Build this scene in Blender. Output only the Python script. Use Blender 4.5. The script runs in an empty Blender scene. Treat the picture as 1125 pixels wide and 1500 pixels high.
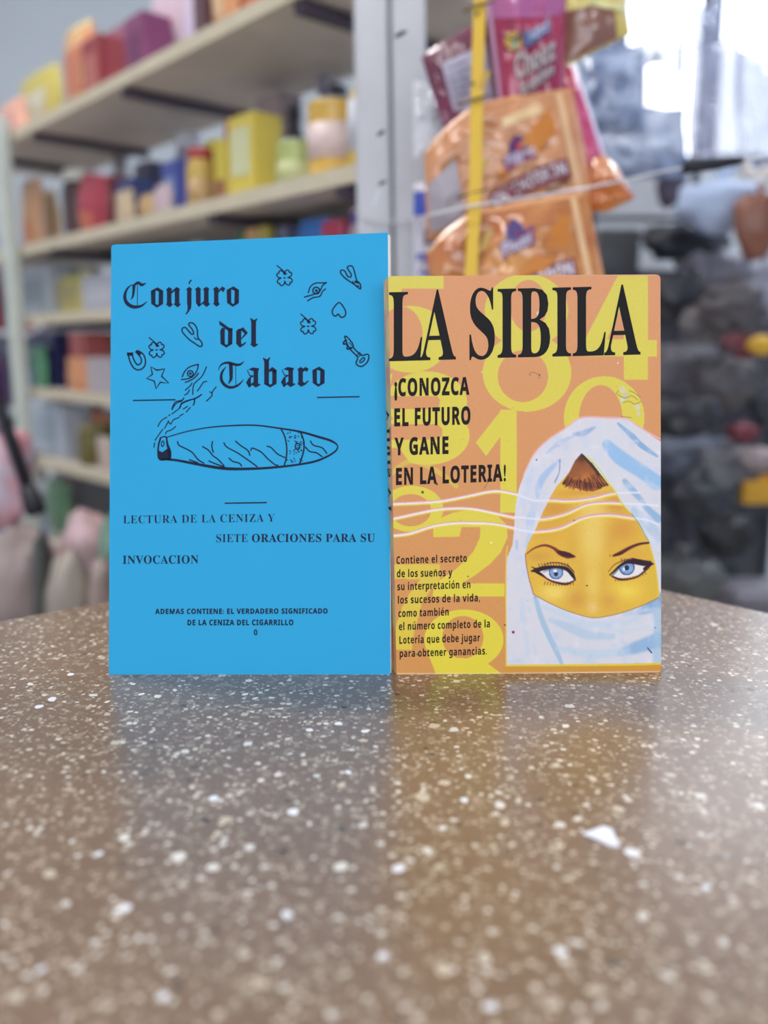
import bpy, math, random
import numpy as np
from mathutils import Vector, noise

# ------------------------------------------------------------------ camera, world, light, exposure
SC = bpy.context.scene
COL = SC.collection
FPX = 1250.0                      # focal length in pixels of the 1125 x 1500 frame
TH = math.radians(10.87)          # camera pitched down
TABLE_Z = 0.90
CAM = Vector((0.0, -0.388, TABLE_Z + 0.154))
FW = Vector((0, math.cos(TH), -math.sin(TH)))
UP = Vector((0, math.sin(TH), math.cos(TH)))
cd = bpy.data.cameras.new('camera'); cam = bpy.data.objects.new('camera', cd); COL.objects.link(cam)
cam.location = CAM; cam.rotation_euler = (math.pi / 2 - TH, 0, 0)
cd.sensor_fit = 'VERTICAL'; cd.sensor_height = 24.0; cd.lens = 24.0 * FPX / 1500.0
cd.clip_start = 0.01; cd.clip_end = 50
cd.dof.use_dof = True; cd.dof.focus_distance = 0.396; cd.dof.aperture_fstop = 20.0 / 7.6
SC.camera = cam
SC.view_settings.view_transform = 'Standard'; SC.view_settings.look = 'None'
SC.view_settings.gamma = 1.0; SC.view_settings.use_curve_mapping = False
SC.view_settings.exposure = -0.40
SC.cycles.use_denoising = True
SC.cycles.max_bounces = 8
SC.cycles.sample_clamp_indirect = 6.0

w = bpy.data.worlds.new('daylight'); SC.world = w; w.use_nodes = True
bg = w.node_tree.nodes['Background']
bg.inputs['Color'].default_value = (0.84, 0.90, 0.98, 1); bg.inputs['Strength'].default_value = 6.0

def area(name, loc, rot, sx, sy, power, color=(1, 1, 1), portal=False):
    l = bpy.data.lights.new(name, 'AREA'); l.shape = 'RECTANGLE'; l.size = sx; l.size_y = sy
    l.energy = power; l.color = color
    if portal: l.cycles.is_portal = True
    o = bpy.data.objects.new(name, l); o.location = loc; o.rotation_euler = rot; COL.objects.link(o); return o
# light through the open shop front (behind the camera) and the far windows comes from the world; portals guide the sampling
area('shopfront_portal', (0.15, -2.28, 1.57), (math.radians(90), 0, 0), 3.1, 1.26, 1, portal=True)
area('window_portal', (1.9, 3.38, 2.55), (math.radians(-90), 0, 0), 1.9, 1.5, 1, portal=True)
area('fill_light_front', (-0.5, -0.9, 3.28), (0, 0, 0), 1.2, 0.16, 32, (1.0, 0.97, 0.93))  # three overhead fill lights, added and out of view
area('fill_light_middle', (-1.2, 1.0, 3.28), (0, 0, 0), 1.2, 0.16, 62, (1.0, 0.98, 0.96))
area('fill_light_back', (2.0, 1.5, 3.28), (0, 0, 0), 1.2, 0.16, 55, (0.92, 0.96, 1.0))

# ------------------------------------------------------------------ projection helpers
def ray(px, py):
    return Vector((1, 0, 0)) * ((px - 562.5) / FPX) + UP * ((750.0 - py) / FPX) + FW
def at(px, py, depth): return CAM + ray(px, py) * depth
def onplane(px, py, p0, n):
    r = ray(px, py); return CAM + r * ((p0 - CAM).dot(n) / r.dot(n))
def ontable(px, py, z=TABLE_Z): return onplane(px, py, Vector((0, 0, z)), Vector((0, 0, 1)))
def depth_of(p): return (p - CAM).dot(FW)
def proj(p):
    d = p - CAM; z = d.dot(FW); return 562.5 + FPX * d.x / z, 750 - FPX * d.dot(UP) / z

# ------------------------------------------------------------------ materials
def lin(c):
    return tuple(((v / 255.0) / 12.92 if v / 255.0 <= 0.04045 else ((v / 255.0 + 0.055) / 1.055) ** 2.4) for v in c)
MC = {}
def mat(rgb, rough=0.5, metal=0.0, coat=0.0, var=0.10, scale=30.0, bump=0.0, trans=0.0, rgb2=None, emit=0.0, alpha=1.0, spec=0.5):
    key = (tuple(rgb), spec, rough, metal, coat, var, scale, bump, trans, rgb2 and tuple(rgb2), emit, alpha)
    if key in MC: return MC[key]
    m = bpy.data.materials.new('material'); m.use_nodes = True
    nt = m.node_tree; b = nt.nodes['Principled BSDF']
    tc = nt.nodes.new('ShaderNodeTexCoord'); nz = nt.nodes.new('ShaderNodeTexNoise')
    nz.inputs['Scale'].default_value = scale; nz.inputs['Detail'].default_value = 4
    nt.links.new(tc.outputs['Object'], nz.inputs['Vector'])
    mx = nt.nodes.new('ShaderNodeMix'); mx.data_type = 'RGBA'
    a = lin(rgb); c2 = lin(rgb2) if rgb2 else tuple(v * (1 - 2 * var) for v in a)
    mx.inputs['A'].default_value = (*a, 1); mx.inputs['B'].default_value = (*c2, 1)
    if rgb2:
        cr = nt.nodes.new('ShaderNodeValToRGB'); cr.color_ramp.elements[0].position = 0.42; cr.color_ramp.elements[1].position = 0.58
        nt.links.new(nz.outputs['Fac'], cr.inputs['Fac']); nt.links.new(cr.outputs['Color'], mx.inputs['Factor'])
    else:
        nt.links.new(nz.outputs['Fac'], mx.inputs['Factor'])
    nt.links.new(mx.outputs['Result'], b.inputs['Base Color'])
    b.inputs['Specular IOR Level'].default_value = spec; b.inputs['Roughness'].default_value = rough; b.inputs['Metallic'].default_value = metal
    b.inputs['Coat Weight'].default_value = coat; b.inputs['Coat Roughness'].default_value = 0.15
    b.inputs['Transmission Weight'].default_value = trans
    b.inputs['Alpha'].default_value = alpha
    if emit:
        b.inputs['Emission Color'].default_value = (*a, 1); b.inputs['Emission Strength'].default_value = emit
    if bump:
        bp = nt.nodes.new('ShaderNodeBump'); bp.inputs['Strength'].default_value = bump; bp.inputs['Distance'].default_value = 0.002
        nt.links.new(nz.outputs['Fac'], bp.inputs['Height']); nt.links.new(bp.outputs['Normal'], b.inputs['Normal'])
    MC[key] = m; return m

# ------------------------------------------------------------------ object helpers
LOC = {}
def tag(o, label=None, cat=None, group=None, kind=None):
    if label: o['label'] = label
    if cat: o['category'] = cat
    if group: o['group'] = group
    if kind: o['kind'] = kind
    return o
def thing(name, loc, label, cat, group=None):
    o = bpy.data.objects.new(name, None); o.empty_display_size = 0.02; COL.objects.link(o)
    o.location = loc; LOC[o.name] = Vector(loc); return tag(o, label, cat, group)
def mk(name, verts, faces, m, parent=None, smooth=False, label=None, loc=None):
    if parent is not None: base = LOC[parent.name]
    elif loc is not None: base = Vector(loc)
    else: base = Vector((0, 0, 0))
    me = bpy.data.meshes.new(name)
    me.from_pydata([tuple(Vector(v) - base) for v in verts], [], faces)
    if smooth: me.shade_smooth()
    me.materials.append(m); me.update()
    o = bpy.data.objects.new(name, me); COL.objects.link(o)
    if parent is not None: o.parent = parent
    else: o.location = base
    LOC[o.name] = base
    if label: o['label'] = label
    return o
class MB:
    def __init__(s): s.v = []; s.f = []
    def add(s, v, f):
        n = len(s.v); s.v += [Vector(x) for x in v]; s.f += [tuple(i + n for i in q) for q in f]; return s
    def build(s, name, m, parent=None, smooth=False, label=None, loc=None): return mk(name, s.v, s.f, m, parent, smooth, label, loc)
EX, EY, EZ = Vector((1, 0, 0)), Vector((0, 1, 0)), Vector((0, 0, 1))
def box(c, hx, hy, hz, ax=EX, ay=EY, az=EZ, bev=0.0):
    """box by centre, half sizes and axes, with chamfered vertical and horizontal edges"""
    c = Vector(c); ax, ay, az = Vector(ax), Vector(ay), Vector(az)
    if bev <= 0:
        v = [c + ax * (hx * i) + ay * (hy * j) + az * (hz * k) for k in (-1, 1) for j in (-1, 1) for i in (-1, 1)]
        return v, [(0, 2, 3, 1), (4, 5, 7, 6), (0, 1, 5, 4), (2, 6, 7, 3), (0, 4, 6, 2), (1, 3, 7, 5)]
    def ring(ix, iy, z):
        return [c + ax * x + ay * y + az * z for x, y in ((-ix + bev, -iy), (ix - bev, -iy), (ix, -iy + bev), (ix, iy - bev), (ix - bev, iy), (-ix + bev, iy), (-ix, iy - bev), (-ix, -iy + bev))]
    R = [ring(hx - bev, hy - bev, -hz), ring(hx, hy, -hz + bev), ring(hx, hy, hz - bev), ring(hx - bev, hy - bev, hz)]
    v = [p for r in R for p in r]; f = [tuple(range(7, -1, -1)), tuple(range(24, 32))]
    for k in range(3):
        for i in range(8): f.append((k * 8 + i, k * 8 + (i + 1) % 8, k * 8 + 8 + (i + 1) % 8, k * 8 + 8 + i))
    return v, f
def lathe(c, prof, n=20, ax=EX, ay=EY, az=EZ, sy=1.0):
    c = Vector(c); v = []; f = []
    for r, h in prof:
        for i in range(n):
            a = 2 * math.pi * i / n
            v.append(c + Vector(ax) * (r * math.cos(a)) + Vector(ay) * (r * sy * math.sin(a)) + Vector(az) * h)
    for k in range(len(prof) - 1):
        for i in range(n): f.append((k * n + i, k * n + (i + 1) % n, (k + 1) * n + (i + 1) % n, (k + 1) * n + i))
    f.append(tuple(range(n - 1, -1, -1))); f.append(tuple((len(prof) - 1) * n + i for i in range(n)))
    return v, f
def tube(pts, r, n=8):
    pts = [Vector(p) for p in pts]; v = []; f = []
    for k, p in enumerate(pts):
        t = (pts[min(k + 1, len(pts) - 1)] - pts[max(k - 1, 0)]).normalized()
        a = t.orthogonal().normalized() if k == 0 else (pa - t * pa.dot(t)).normalized()
        pa = a; b = t.cross(a); rr = r[k] if isinstance(r, (list, tuple)) else r
        for i in range(n):
            q = 2 * math.pi * i / n; v.append(p + a * (rr * math.cos(q)) + b * (rr * math.sin(q)))
    for k in range(len(pts) - 1):
        for i in range(n): f.append((k * n + i, k * n + (i + 1) % n, (k + 1) * n + (i + 1) % n, (k + 1) * n + i))
    f.append(tuple(range(n - 1, -1, -1))); f.append(tuple((len(pts) - 1) * n + i for i in range(n)))
    return v, f
def smooth_line(p, sub=6, closed=False):
    P = [np.array(q, float) for q in p]; n = len(P); out = []
    rng = range(n if closed else n - 1)
    for i in rng:
        if closed: a, b, c, d = P[(i - 1) % n], P[i], P[(i + 1) % n], P[(i + 2) % n]
        else: a, b, c, d = P[max(i - 1, 0)], P[i], P[i + 1], P[min(i + 2, n - 1)]
        for k in range(sub):
            t = k / sub
            out.append(0.5 * ((2 * b) + (-a + c) * t + (2 * a - 5 * b + 4 * c - d) * t * t + (-a + 3 * b - 3 * c + d) * t ** 3))
    out.append(P[0] if closed else P[-1]); return out

# ------------------------------------------------------------------ lettering
def sans(s):
    o = ''
    for ch in s:
        if 'A' <= ch <= 'Z': o += chr(0x1D5D4 + ord(ch) - 65)
        elif 'a' <= ch <= 'z': o += chr(0x1D5EE + ord(ch) - 97)
        else: o += ch
    return o
def serif(s): return ''.join(chr(0x1D400 + ord(c) - 65) if 'A' <= c <= 'Z' else c for c in s)
def glyphs(s, offset=0.0, spacing=1.0):
    c = bpy.data.curves.new('t', 'FONT'); c.body = s; c.offset = offset; c.resolution_u = 3; c.space_character = spacing
    o = bpy.data.objects.new('t', c); COL.objects.link(o)
    dg = bpy.context.evaluated_depsgraph_get(); me = o.evaluated_get(dg).to_mesh()
    v = [(p.co.x, p.co.y) for p in me.vertices]; f = [tuple(p.vertices) for p in me.polygons]
    bpy.data.objects.remove(o); bpy.data.curves.remove(c)
    return v, f
ACC = {'í': ('i', 'a'), 'ñ': ('n', 't'), 'ó': ('o', 'a'), 'é': ('e', 'a'), 'ú': ('u', 'a'), 'Ó': ('O', 'A')}
def lettering(s, style, offset=0.0, spacing=1.0):
    fn = {'sans': sans, 'serif': serif}[style]
    lead = 0.0; v = []; f = []
    body = s
    if body[0] == '¡':
        gv, gf = glyphs('!', max(offset, 0.0) + 0.03)
        ys = [p[1] for p in gv]; xs = [p[0] for p in gv]
        v += [(max(xs) - p[0], max(ys) - p[1] - 0.22) for p in gv]; f += gf; lead = 0.26; body = body[1:]
    plain = ''.join(ACC[c][0] if c in ACC else c for c in body)
    gv, gf = glyphs(fn(plain), offset, spacing); n = len(v)
    v += [(x + lead, y) for x, y in gv]; f += [tuple(i + n for i in q) for q in gf]
    for i, c in enumerate(body):
        if c in ACC:
            a = max(p[0] for p in glyphs(fn(plain[:i + 1]), offset, spacing)[0]) + lead
            cw = [p[0] for p in glyphs(fn(plain[i]), offset, spacing)[0]]
            mx = a - (max(cw) - min(cw)) / 2; n = len(v)
            if ACC[c][1] == 't':
                q = [(mx - .15, .60), (mx - .15, .66), (mx - .05, .70), (mx + .05, .66), (mx + .15, .70), (mx + .15, .64), (mx + .05, .59), (mx - .05, .63)]
                v += q; f += [tuple(range(n, n + 8))[::-1]]
            else:
                y = .62 if ACC[c][1] == 'a' else .78
                v += [(mx - .06, y), (mx + .06, y), (mx + .19, y + .17), (mx + .03, y + .17)]; f += [(n, n + 1, n + 2, n + 3)]
    cap = {'sans': 'H', 'serif': 'H'}[style]
    H = max(p[1] for p in glyphs(fn(cap))[0])
    return v, f, H
def fit_text(s, style, x0, x1, y0, y1, cap, offset=0.0, spacing=1.0):
    """letters in picture-plane coordinates: baseline from (x0,y0) to (x1,y1), capital height cap"""
    v, f, H = lettering(s, style, offset, spacing)
    a = min(p[0] for p in v); b = max(p[0] for p in v); out = []
    for x, y in v:
        t = (x - a) / (b - a); out.append((x0 + t * (x1 - x0), y0 + t * (y1 - y0) - y * cap / H))
    return out, f
def ribbon(pts, width, sub=0, closed=False):
    """pen stroke in 2D; width number or list; returns verts2d, faces"""
    if sub:
        wl = list(width) if isinstance(width, (list, tuple)) else None
        n0 = len(pts); pts = smooth_line(pts, sub, closed)
        if wl: width = list(np.interp(np.linspace(0, n0 - 1, len(pts)), range(n0), wl))
    elif closed: pts = list(pts) + [pts[0]]
    P = [np.array(p, float) for p in pts]; n = len(P)
    W = width if isinstance(width, (list, tuple)) else [width] * n
    v = []; f = []
    for i in range(n):
        if closed and i in (0, n - 1): t = P[1] - P[-2]
        else: t = P[min(i + 1, n - 1)] - P[max(i - 1, 0)]
        L = np.hypot(*t) or 1.0; nn = np.array([-t[1], t[0]]) / L
        ext = np.array([0.0, 0.0])
        if not closed and i == 0: ext = -t / L * W[i] * 0.35
        if not closed and i == n - 1: ext = t / L * W[i] * 0.35
        v += [tuple(P[i] + ext + nn * W[i] / 2), tuple(P[i] + ext - nn * W[i] / 2)]
    for i in range(n - 1): f.append((2 * i, 2 * i + 1, 2 * i + 3, 2 * i + 2))
    return v, f
class Ink:
    """flat print collected in picture-plane coordinates and laid on a surface"""
    def __init__(s): s.v = []; s.f = []
    def add(s, vf):
        n = len(s.v); s.v += list(vf[0]); s.f += [tuple(i + n for i in q) for q in vf[1]]; return s
    def poly(s, pts): return s.add((pts, [tuple(range(len(pts)))]))
    def pen(s, pts, w=2.0, sub=5, closed=False): return s.add(ribbon(pts, w, sub, closed))
    def build(s, name, m, surf, parent, label=None):
        return mk(name, [surf(x, y) for x, y in s.v], s.f, m, parent, label=label)
# ------------------------------------------------------------------ room shell
def struct(name, vf, m, smooth=False):
    o = mk(name, vf[0], vf[1], m, smooth=smooth); o['kind'] = 'structure'; return o
WALL = mat((196, 204, 212), 0.8, var=0.06, scale=3)
struct('floor', box((0, 0.55, -0.05), 3.0, 3.0, 0.05), mat((216, 208, 200), 0.45, var=0.08, scale=6))
struct('ceiling', box((0, 0.55, 3.55), 3.0, 3.0, 0.05), mat((205, 208, 212), 0.9, var=0.04, scale=2))
struct('wall_left', box((-3.0, 0.55, 1.75), 0.05, 2.95, 1.745), WALL)
struct('wall_right', box((3.0, 0.55, 1.75), 0.05, 2.95, 1.745), mat((176, 186, 210), 0.8, var=0.06, scale=3))
# back wall in pieces round the high window (x 0.95..2.85, z 1.8..3.3)
wb = MB()
for x0, x1, z0, z1 in ((-2.945, 0.95, 0.005, 3.495), (2.85, 2.945, 0.005, 3.495), (0.95, 2.85, 0.005, 1.8), (0.95, 2.85, 3.3, 3.495)):
    wb.add(*box(((x0 + x1) / 2, 3.45, (z0 + z1) / 2), (x1 - x0) / 2, 0.05, (z1 - z0) / 2))
o = wb.build('wall_back', WALL); o['kind'] = 'structure'
wf = MB()   # front wall round the open shop front
for x0, x1, z0, z1 in ((-2.945, -1.4, 0.005, 3.495), (1.7, 2.945, 0.005, 3.495), (-1.4, 1.7, 2.2, 3.495), (-1.4, 1.7, 0.005, 0.94)):
    wf.add(*box(((x0 + x1) / 2, -2.35, (z0 + z1) / 2), (x1 - x0) / 2, 0.05, (z1 - z0) / 2))
o = wf.build('wall_front', WALL); o['kind'] = 'structure'
FRAME = mat((92, 98, 120), 0.4, metal=0.6, var=0.05)
win = thing('window_1', (1.9, 3.44, 1.8), None, None); win['kind'] = 'structure'
m_ = MB()
for x0, x1, z0, z1 in ((0.95, 2.85, 1.8, 1.85), (0.95, 2.85, 3.25, 3.3), (0.95, 1.0, 1.85, 3.25), (2.8, 2.85, 1.85, 3.25)):
    m_.add(*box(((x0 + x1) / 2, 3.44, (z0 + z1) / 2), (x1 - x0) / 2, 0.035, (z1 - z0) / 2))
m_.build('window_frame', FRAME, win)
for xm in (1.37, 1.9, 2.35): MB().add(*box((xm, 3.44, 2.55), 0.02, 0.03, 0.7)).build('mullion', FRAME, win)
GLASS = bpy.data.materials.new('glass'); GLASS.use_nodes = True
gb = GLASS.node_tree.nodes['Principled BSDF']; gb.inputs['Transmission Weight'].default_value = 1.0
gb.inputs['Roughness'].default_value = 0.02; gb.inputs['IOR'].default_value = 1.02; gb.inputs['Base Color'].default_value = (0.97, 0.98, 1, 1)
for x0, x1 in ((1.0, 1.35), (1.39, 1.88), (1.92, 2.33), (2.37, 2.8)):
    MB().add(*box(((x0 + x1) / 2, 3.44, 2.55), (x1 - x0) / 2, 0.002, 0.7)).build('pane', GLASS, win)

# added ceiling tube fixtures, out of view, for fill (their light is set at the top)
for (x, y, lab) in ((-0.5, -0.9, 'added long white fill tube light nearest the shop front'), (-1.2, 1.0, 'added long white fill tube light above the grocery shelves'), (2.0, 1.5, 'added long white fill tube light before the high window')):
    t = thing('fill_tube_light', (x, y, 3.5), lab, 'ceiling light')
    MB().add(*box((x, y, 3.45), 0.64, 0.07, 0.045, bev=0.01)).build('housing', mat((225, 226, 228), 0.5), t)
    for dy in (-0.035, 0.035):
        MB().add(*tube([(x - 0.6, y + dy, 3.385), (x + 0.6, y + dy, 3.385)], 0.014, 10)).build('tube', mat((250, 250, 255), 0.4, emit=2.0, var=0.0), t, True)

# ------------------------------------------------------------------ terrazzo counter
def terrazzo():
    m = bpy.data.materials.new('terrazzo'); m.use_nodes = True; nt = m.node_tree; b = nt.nodes['Principled BSDF']
    N = nt.nodes.new; L = nt.links.new
    tc = N('ShaderNodeTexCoord')
    nd = N('ShaderNodeTexNoise'); nd.inputs['Scale'].default_value = 420; nd.inputs['Detail'].default_value = 2
    L(tc.outputs['Object'], nd.inputs['Vector'])
    vm = N('ShaderNodeVectorMath'); vm.operation = 'MULTIPLY_ADD'; vm.inputs[1].default_value = (0.0022, 0.0022, 0.0)
    L(nd.outputs['Color'], vm.inputs[0]); L(tc.outputs['Object'], vm.inputs[2])
    n1 = N('ShaderNodeTexNoise'); n1.inputs['Scale'].default_value = 9; n1.inputs['Detail'].default_value = 5
    L(tc.outputs['Object'], n1.inputs['Vector'])
    base = N('ShaderNodeMix'); base.data_type = 'RGBA'
    base.inputs['A'].default_value = (*lin((134, 109, 87)), 1); base.inputs['B'].default_value = (*lin((106, 84, 67)), 1)
    L(n1.outputs['Fac'], base.inputs['Factor']); cur = base.outputs['Result']
    n2 = N('ShaderNodeTexNoise'); n2.inputs['Scale'].default_value = 900; n2.inputs['Detail'].default_value = 3
    L(tc.outputs['Object'], n2.inputs['Vector'])
    gr = N('ShaderNodeMix'); gr.data_type = 'RGBA'; gr.blend_type = 'OVERLAY'; gr.inputs['Factor'].default_value = 0.55
    L(cur, gr.inputs['A']); L(n2.outputs['Fac'], gr.inputs['B']); cur = gr.outputs['Result']
    def chips(scale, share, size, col, col2, metric='CHEBYCHEV', strength=0.9):
        nonlocal cur
        vo = N('ShaderNodeTexVoronoi'); vo.distance = metric; vo.inputs['Scale'].default_value = scale
        L(vm.outputs['Vector'], vo.inputs['Vector'])
        sp = N('ShaderNodeSeparateColor'); L(vo.outputs['Color'], sp.inputs['Color'])
        pick = N('ShaderNodeMath'); pick.operation = 'LESS_THAN'; pick.inputs[1].default_value = share
        L(sp.outputs['Red'], pick.inputs[0])
        rad = N('ShaderNodeMath'); rad.operation = 'MULTIPLY_ADD'; rad.inputs[1].default_value = size * 0.7; rad.inputs[2].default_value = size * 0.4
        L(sp.outputs['Green'], rad.inputs[0])
        ins = N('ShaderNodeMath'); ins.operation = 'LESS_THAN'; L(vo.outputs['Distance'], ins.inputs[0]); L(rad.outputs[0], ins.inputs[1])
        mu = N('ShaderNodeMath'); mu.operation = 'MULTIPLY'; L(pick.outputs[0], mu.inputs[0]); L(ins.outputs[0], mu.inputs[1])
        m2 = N('ShaderNodeMath'); m2.operation = 'MULTIPLY'; m2.inputs[1].default_value = strength; L(mu.outputs[0], m2.inputs[0])
        cc = N('ShaderNodeMix'); cc.data_type = 'RGBA'; cc.inputs['A'].default_value = (*lin(col), 1); cc.inputs['B'].default_value = (*lin(col2), 1)
        L(sp.outputs['Blue'], cc.inputs['Factor'])
        mx = N('ShaderNodeMix'); mx.data_type = 'RGBA'; L(m2.outputs[0], mx.inputs['Factor']); L(cur, mx.inputs['A']); L(cc.outputs['Result'], mx.inputs['B'])
        cur = mx.outputs['Result']
    chips(760, 0.55, 0.50, (166, 146, 126), (134, 112, 94), 'MANHATTAN', 0.8)
    chips(520, 0.50, 0.44, (204, 188, 168), (134, 112, 92), 'CHEBYCHEV', 0.8)
    chips(260, 0.42, 0.42, (158, 140, 120), (138, 118, 98), 'CHEBYCHEV', 0.75)
    chips(340, 0.22, 0.34, (225, 218, 208), (205, 190, 170), 'CHEBYCHEV', 0.95)
    chips(230, 0.045, 0.30, (82, 68, 58), (100, 86, 74), 'CHEBYCHEV', 0.9)
    chips(170, 0.05, 0.30, (226, 222, 216), (196, 180, 158), 'CHEBYCHEV', 0.9)
    L(cur, b.inputs['Base Color'])
    b.inputs['Roughness'].default_value = 0.27; b.inputs['IOR'].default_value = 1.6
    b.inputs['Coat Weight'].default_value = 0.35; b.inputs['Coat Roughness'].default_value = 0.24
    bp = N('ShaderNodeBump'); bp.inputs['Strength'].default_value = 0.12; bp.inputs['Distance'].default_value = 0.0006
    L(n2.outputs['Fac'], bp.inputs['Height']); L(bp.outputs['Normal'], b.inputs['Normal'])
    rr = N('ShaderNodeMath'); rr.operation = 'MULTIPLY_ADD'; rr.inputs[1].default_value = 0.12; rr.inputs[2].default_value = 0.17
    L(n1.outputs['Fac'], rr.inputs[0]); L(rr.outputs[0], b.inputs['Roughness'])
    return m
TERR = terrazzo()
pl = [ontable(0, 908), ontable(160, 879)]; pr = [ontable(975, 863), ontable(1125, 896)]
dl = (pl[0] - pl[1]).normalized(); dr = (pr[1] - pr[0]).normalized()
# round corner between the two edge lines
A_, B_ = pl[1], pr[0]
t_ = ((B_ - A_).x * dr.y - (B_ - A_).y * dr.x) / ((-dl).x * dr.y - (-dl).y * dr.x)
K_ = A_ + (-dl) * t_
corner = []
for i in range(13):
    t = i / 12; a = K_ + dl * 0.16; c = K_ + dr * 0.16
    corner.append(a * (1 - t) ** 2 + K_ * 2 * t * (1 - t) + c * t * t)
out = [K_ + dl * 1.05] + corner + [K_ + dr * 1.0]
out = out + [Vector((out[-1].x, -0.33, TABLE_Z)), Vector((out[0].x, -0.33, TABLE_Z))]
out = [Vector((p.x, p.y, 0)) for p in out]
cen = Vector((0, 0.0, 0))
def inset(p, k):
    d = (p - cen); return p - d.normalized() * k
counter = thing('counter', (0, 0, 0), 'brown speckled terrazzo counter with a glossy top under the two booklets', 'counter')
v = []; n = len(out)
for k, z in ((0.004, 0), (0.001, -0.0015), (0, -0.005), (0, -0.035), (0.004, -0.04)):
    v += [Vector((*inset(p, k).xy, TABLE_Z + z)) for p in out]
f = [tuple(range(n))[::-1], tuple(4 * n + i for i in range(n))]
f += [(k * n + i, k * n + (i + 1) % n, (k + 1) * n + (i + 1) % n, (k + 1) * n + i) for k in range(4) for i in range(n)]
mk('countertop', v, f, TERR, counter)
v = [Vector((*inset(p, 0.05).xy, z)) for z in (0.0, TABLE_Z - 0.04) for p in out]
f = [tuple(range(n)), tuple(n + i for i in range(n))] + [(i, (i + 1) % n, n + (i + 1) % n, n + i) for i in range(n)]
mk('counter_base', v, f, mat((128, 118, 112), 0.6), counter)

random.seed(4)
WCH = [mat((232, 232, 236), 0.25, var=0.03), mat((222, 216, 206), 0.25, var=0.04), mat((196, 180, 158), 0.3, var=0.05)]
DCH = [mat((78, 66, 58), 0.3), mat((96, 84, 74), 0.3)]
light = [(103, 988, 2.6), (44, 1002, 2.6), (77, 1024, 3.2), (136, 1018, 2.8), (157, 1028, 1.8), (57, 1035, 2.6), (207, 1017, 2.2), (230, 1020, 2.2), (256, 1011, 2), (195, 1002, 1.6),
    (365, 997, 2.6), (359, 1017, 2.2), (374, 1023, 2), (454, 1069, 2), (478, 1060, 1.8), (496, 1060, 2.2), (444, 1106, 1.7), (407, 1135, 2.2), (510, 1131, 2.2), (382, 1143, 1.9), (313, 1169, 2.4),
    (430, 1189, 2.8), (535, 1071, 2.2), (686, 1137, 2.0), (680, 1172, 2.3), (626, 1246, 2.6), (584, 1272, 2.8), (499, 1269, 3), (313, 1270, 2.6), (648, 1213, 2), (732, 1179, 2.8),
    (847, 1199, 2.2), (859, 1179, 2.0), (927, 1249, 3.0), (942, 1342, 2.4), (717, 1474, 2.6), (847, 1381, 2.2), (821, 1393, 2.2), (261, 1254, 3.2), (181, 1227, 2.8), (181, 1331, 2.6),
    (105, 1233, 1.6), (146, 1250, 1.8), (96, 1324, 1.9), (140, 1381, 1.9), (1035, 1300, 1.8), (1060, 1380, 2.0), (980, 1430, 1.8), (420, 1340, 2.2), (560, 1400, 2.0), (240, 1460, 2.2), (60, 1420, 2.0)]
tan = [(533, 1085, 2.8), (652, 1146, 3.2), (618, 1168, 3.6), (815, 1121, 3.0), (740, 1205, 3.2), (905, 1185, 2.8), (868, 1140, 2.4), (636, 1063, 3.2), (500, 1150, 2.6), (820, 1240, 2.2), (330, 1200, 2.6), (72, 1280, 2.6), (380, 1440, 2.6), (650, 1420, 2.8), (870, 1450, 2.6)]
dark = [(503, 1036, 2.2), (632, 1105, 2.2), (422, 1172, 1.9), (502, 1217, 2.2), (674, 1208, 2), (414, 1247, 2.2), (582, 1017, 1.6), (998, 1234, 2.6), (791, 1172, 1.9), (900, 1410, 2.2), (1095, 1140, 1.6), (316, 1364, 2.2), (259, 1444, 2.2), (300, 1202, 2.4), (141, 972, 1.8), (107, 893, 2), (745, 1230, 1.6)]
for lst, ms in ((light, WCH[:2]), (tan, WCH[2:]), (dark, DCH)):
    for px, py, r in lst:
        c = ontable(px, py); k = random.randint(5, 7); a0 = random.uniform(0, 6.28); el = random.uniform(0.6, 1.0); ro = random.uniform(0, 3.14)
        r *= 0.00085; ring = []
        for i in range(k):
            a = a0 + 6.283 * i / k; q = random.uniform(0.75, 1.15) * r; x, y = q * math.cos(a), q * el * math.sin(a)
            ring.append((x * math.cos(ro) - y * math.sin(ro), x * math.sin(ro) + y * math.cos(ro)))
        v = [c + Vector((x, y, -0.001)) for x, y in ring] + [c + Vector((x, y, 0.00003)) for x, y in ring] + [c + Vector((x * .9, y * .9, 0.00008)) for x, y in ring]
        f = [tuple(2 * k + i for i in range(k))] + [(j * k + i, j * k + (i + 1) % k, (j + 1) * k + (i + 1) % k, (j + 1) * k + i) for j in (0, 1) for i in range(k)]
        mk('stone_chip', v, f, random.choice(ms), counter)
# paper scrap lying on the top
sc = [(853, 1226), (883, 1216.5), (896, 1220), (908, 1241.5), (895, 1240.5), (877, 1232)]
P_ = [ontable(x, y) for x, y in sc]; hs = [0.0009, 0.0014, 0.0012, 0.0003, 0.0003, 0.0004]
v = [p + EZ * (h + 0.0003) for p, h in zip(P_, hs)] + [p + EZ * (h) for p, h in zip(P_, hs)]
v = [q if i < 6 or hs[i - 6] > 0.0005 else Vector((q.x, q.y, TABLE_Z)) for i, q in enumerate(v)]
f = [(0, 5, 4, 3, 2, 1), (6, 7, 8, 9, 10, 11)] + [(i, (i + 1) % 6, 6 + (i + 1) % 6, 6 + i) for i in range(6)]
o = mk('paper_scrap', v, f, mat((225, 226, 236), 0.6, var=0.03), loc=P_[0]); tag(o, 'small torn white paper scrap lying on the counter in front of the orange booklet', 'paper scrap')

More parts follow.
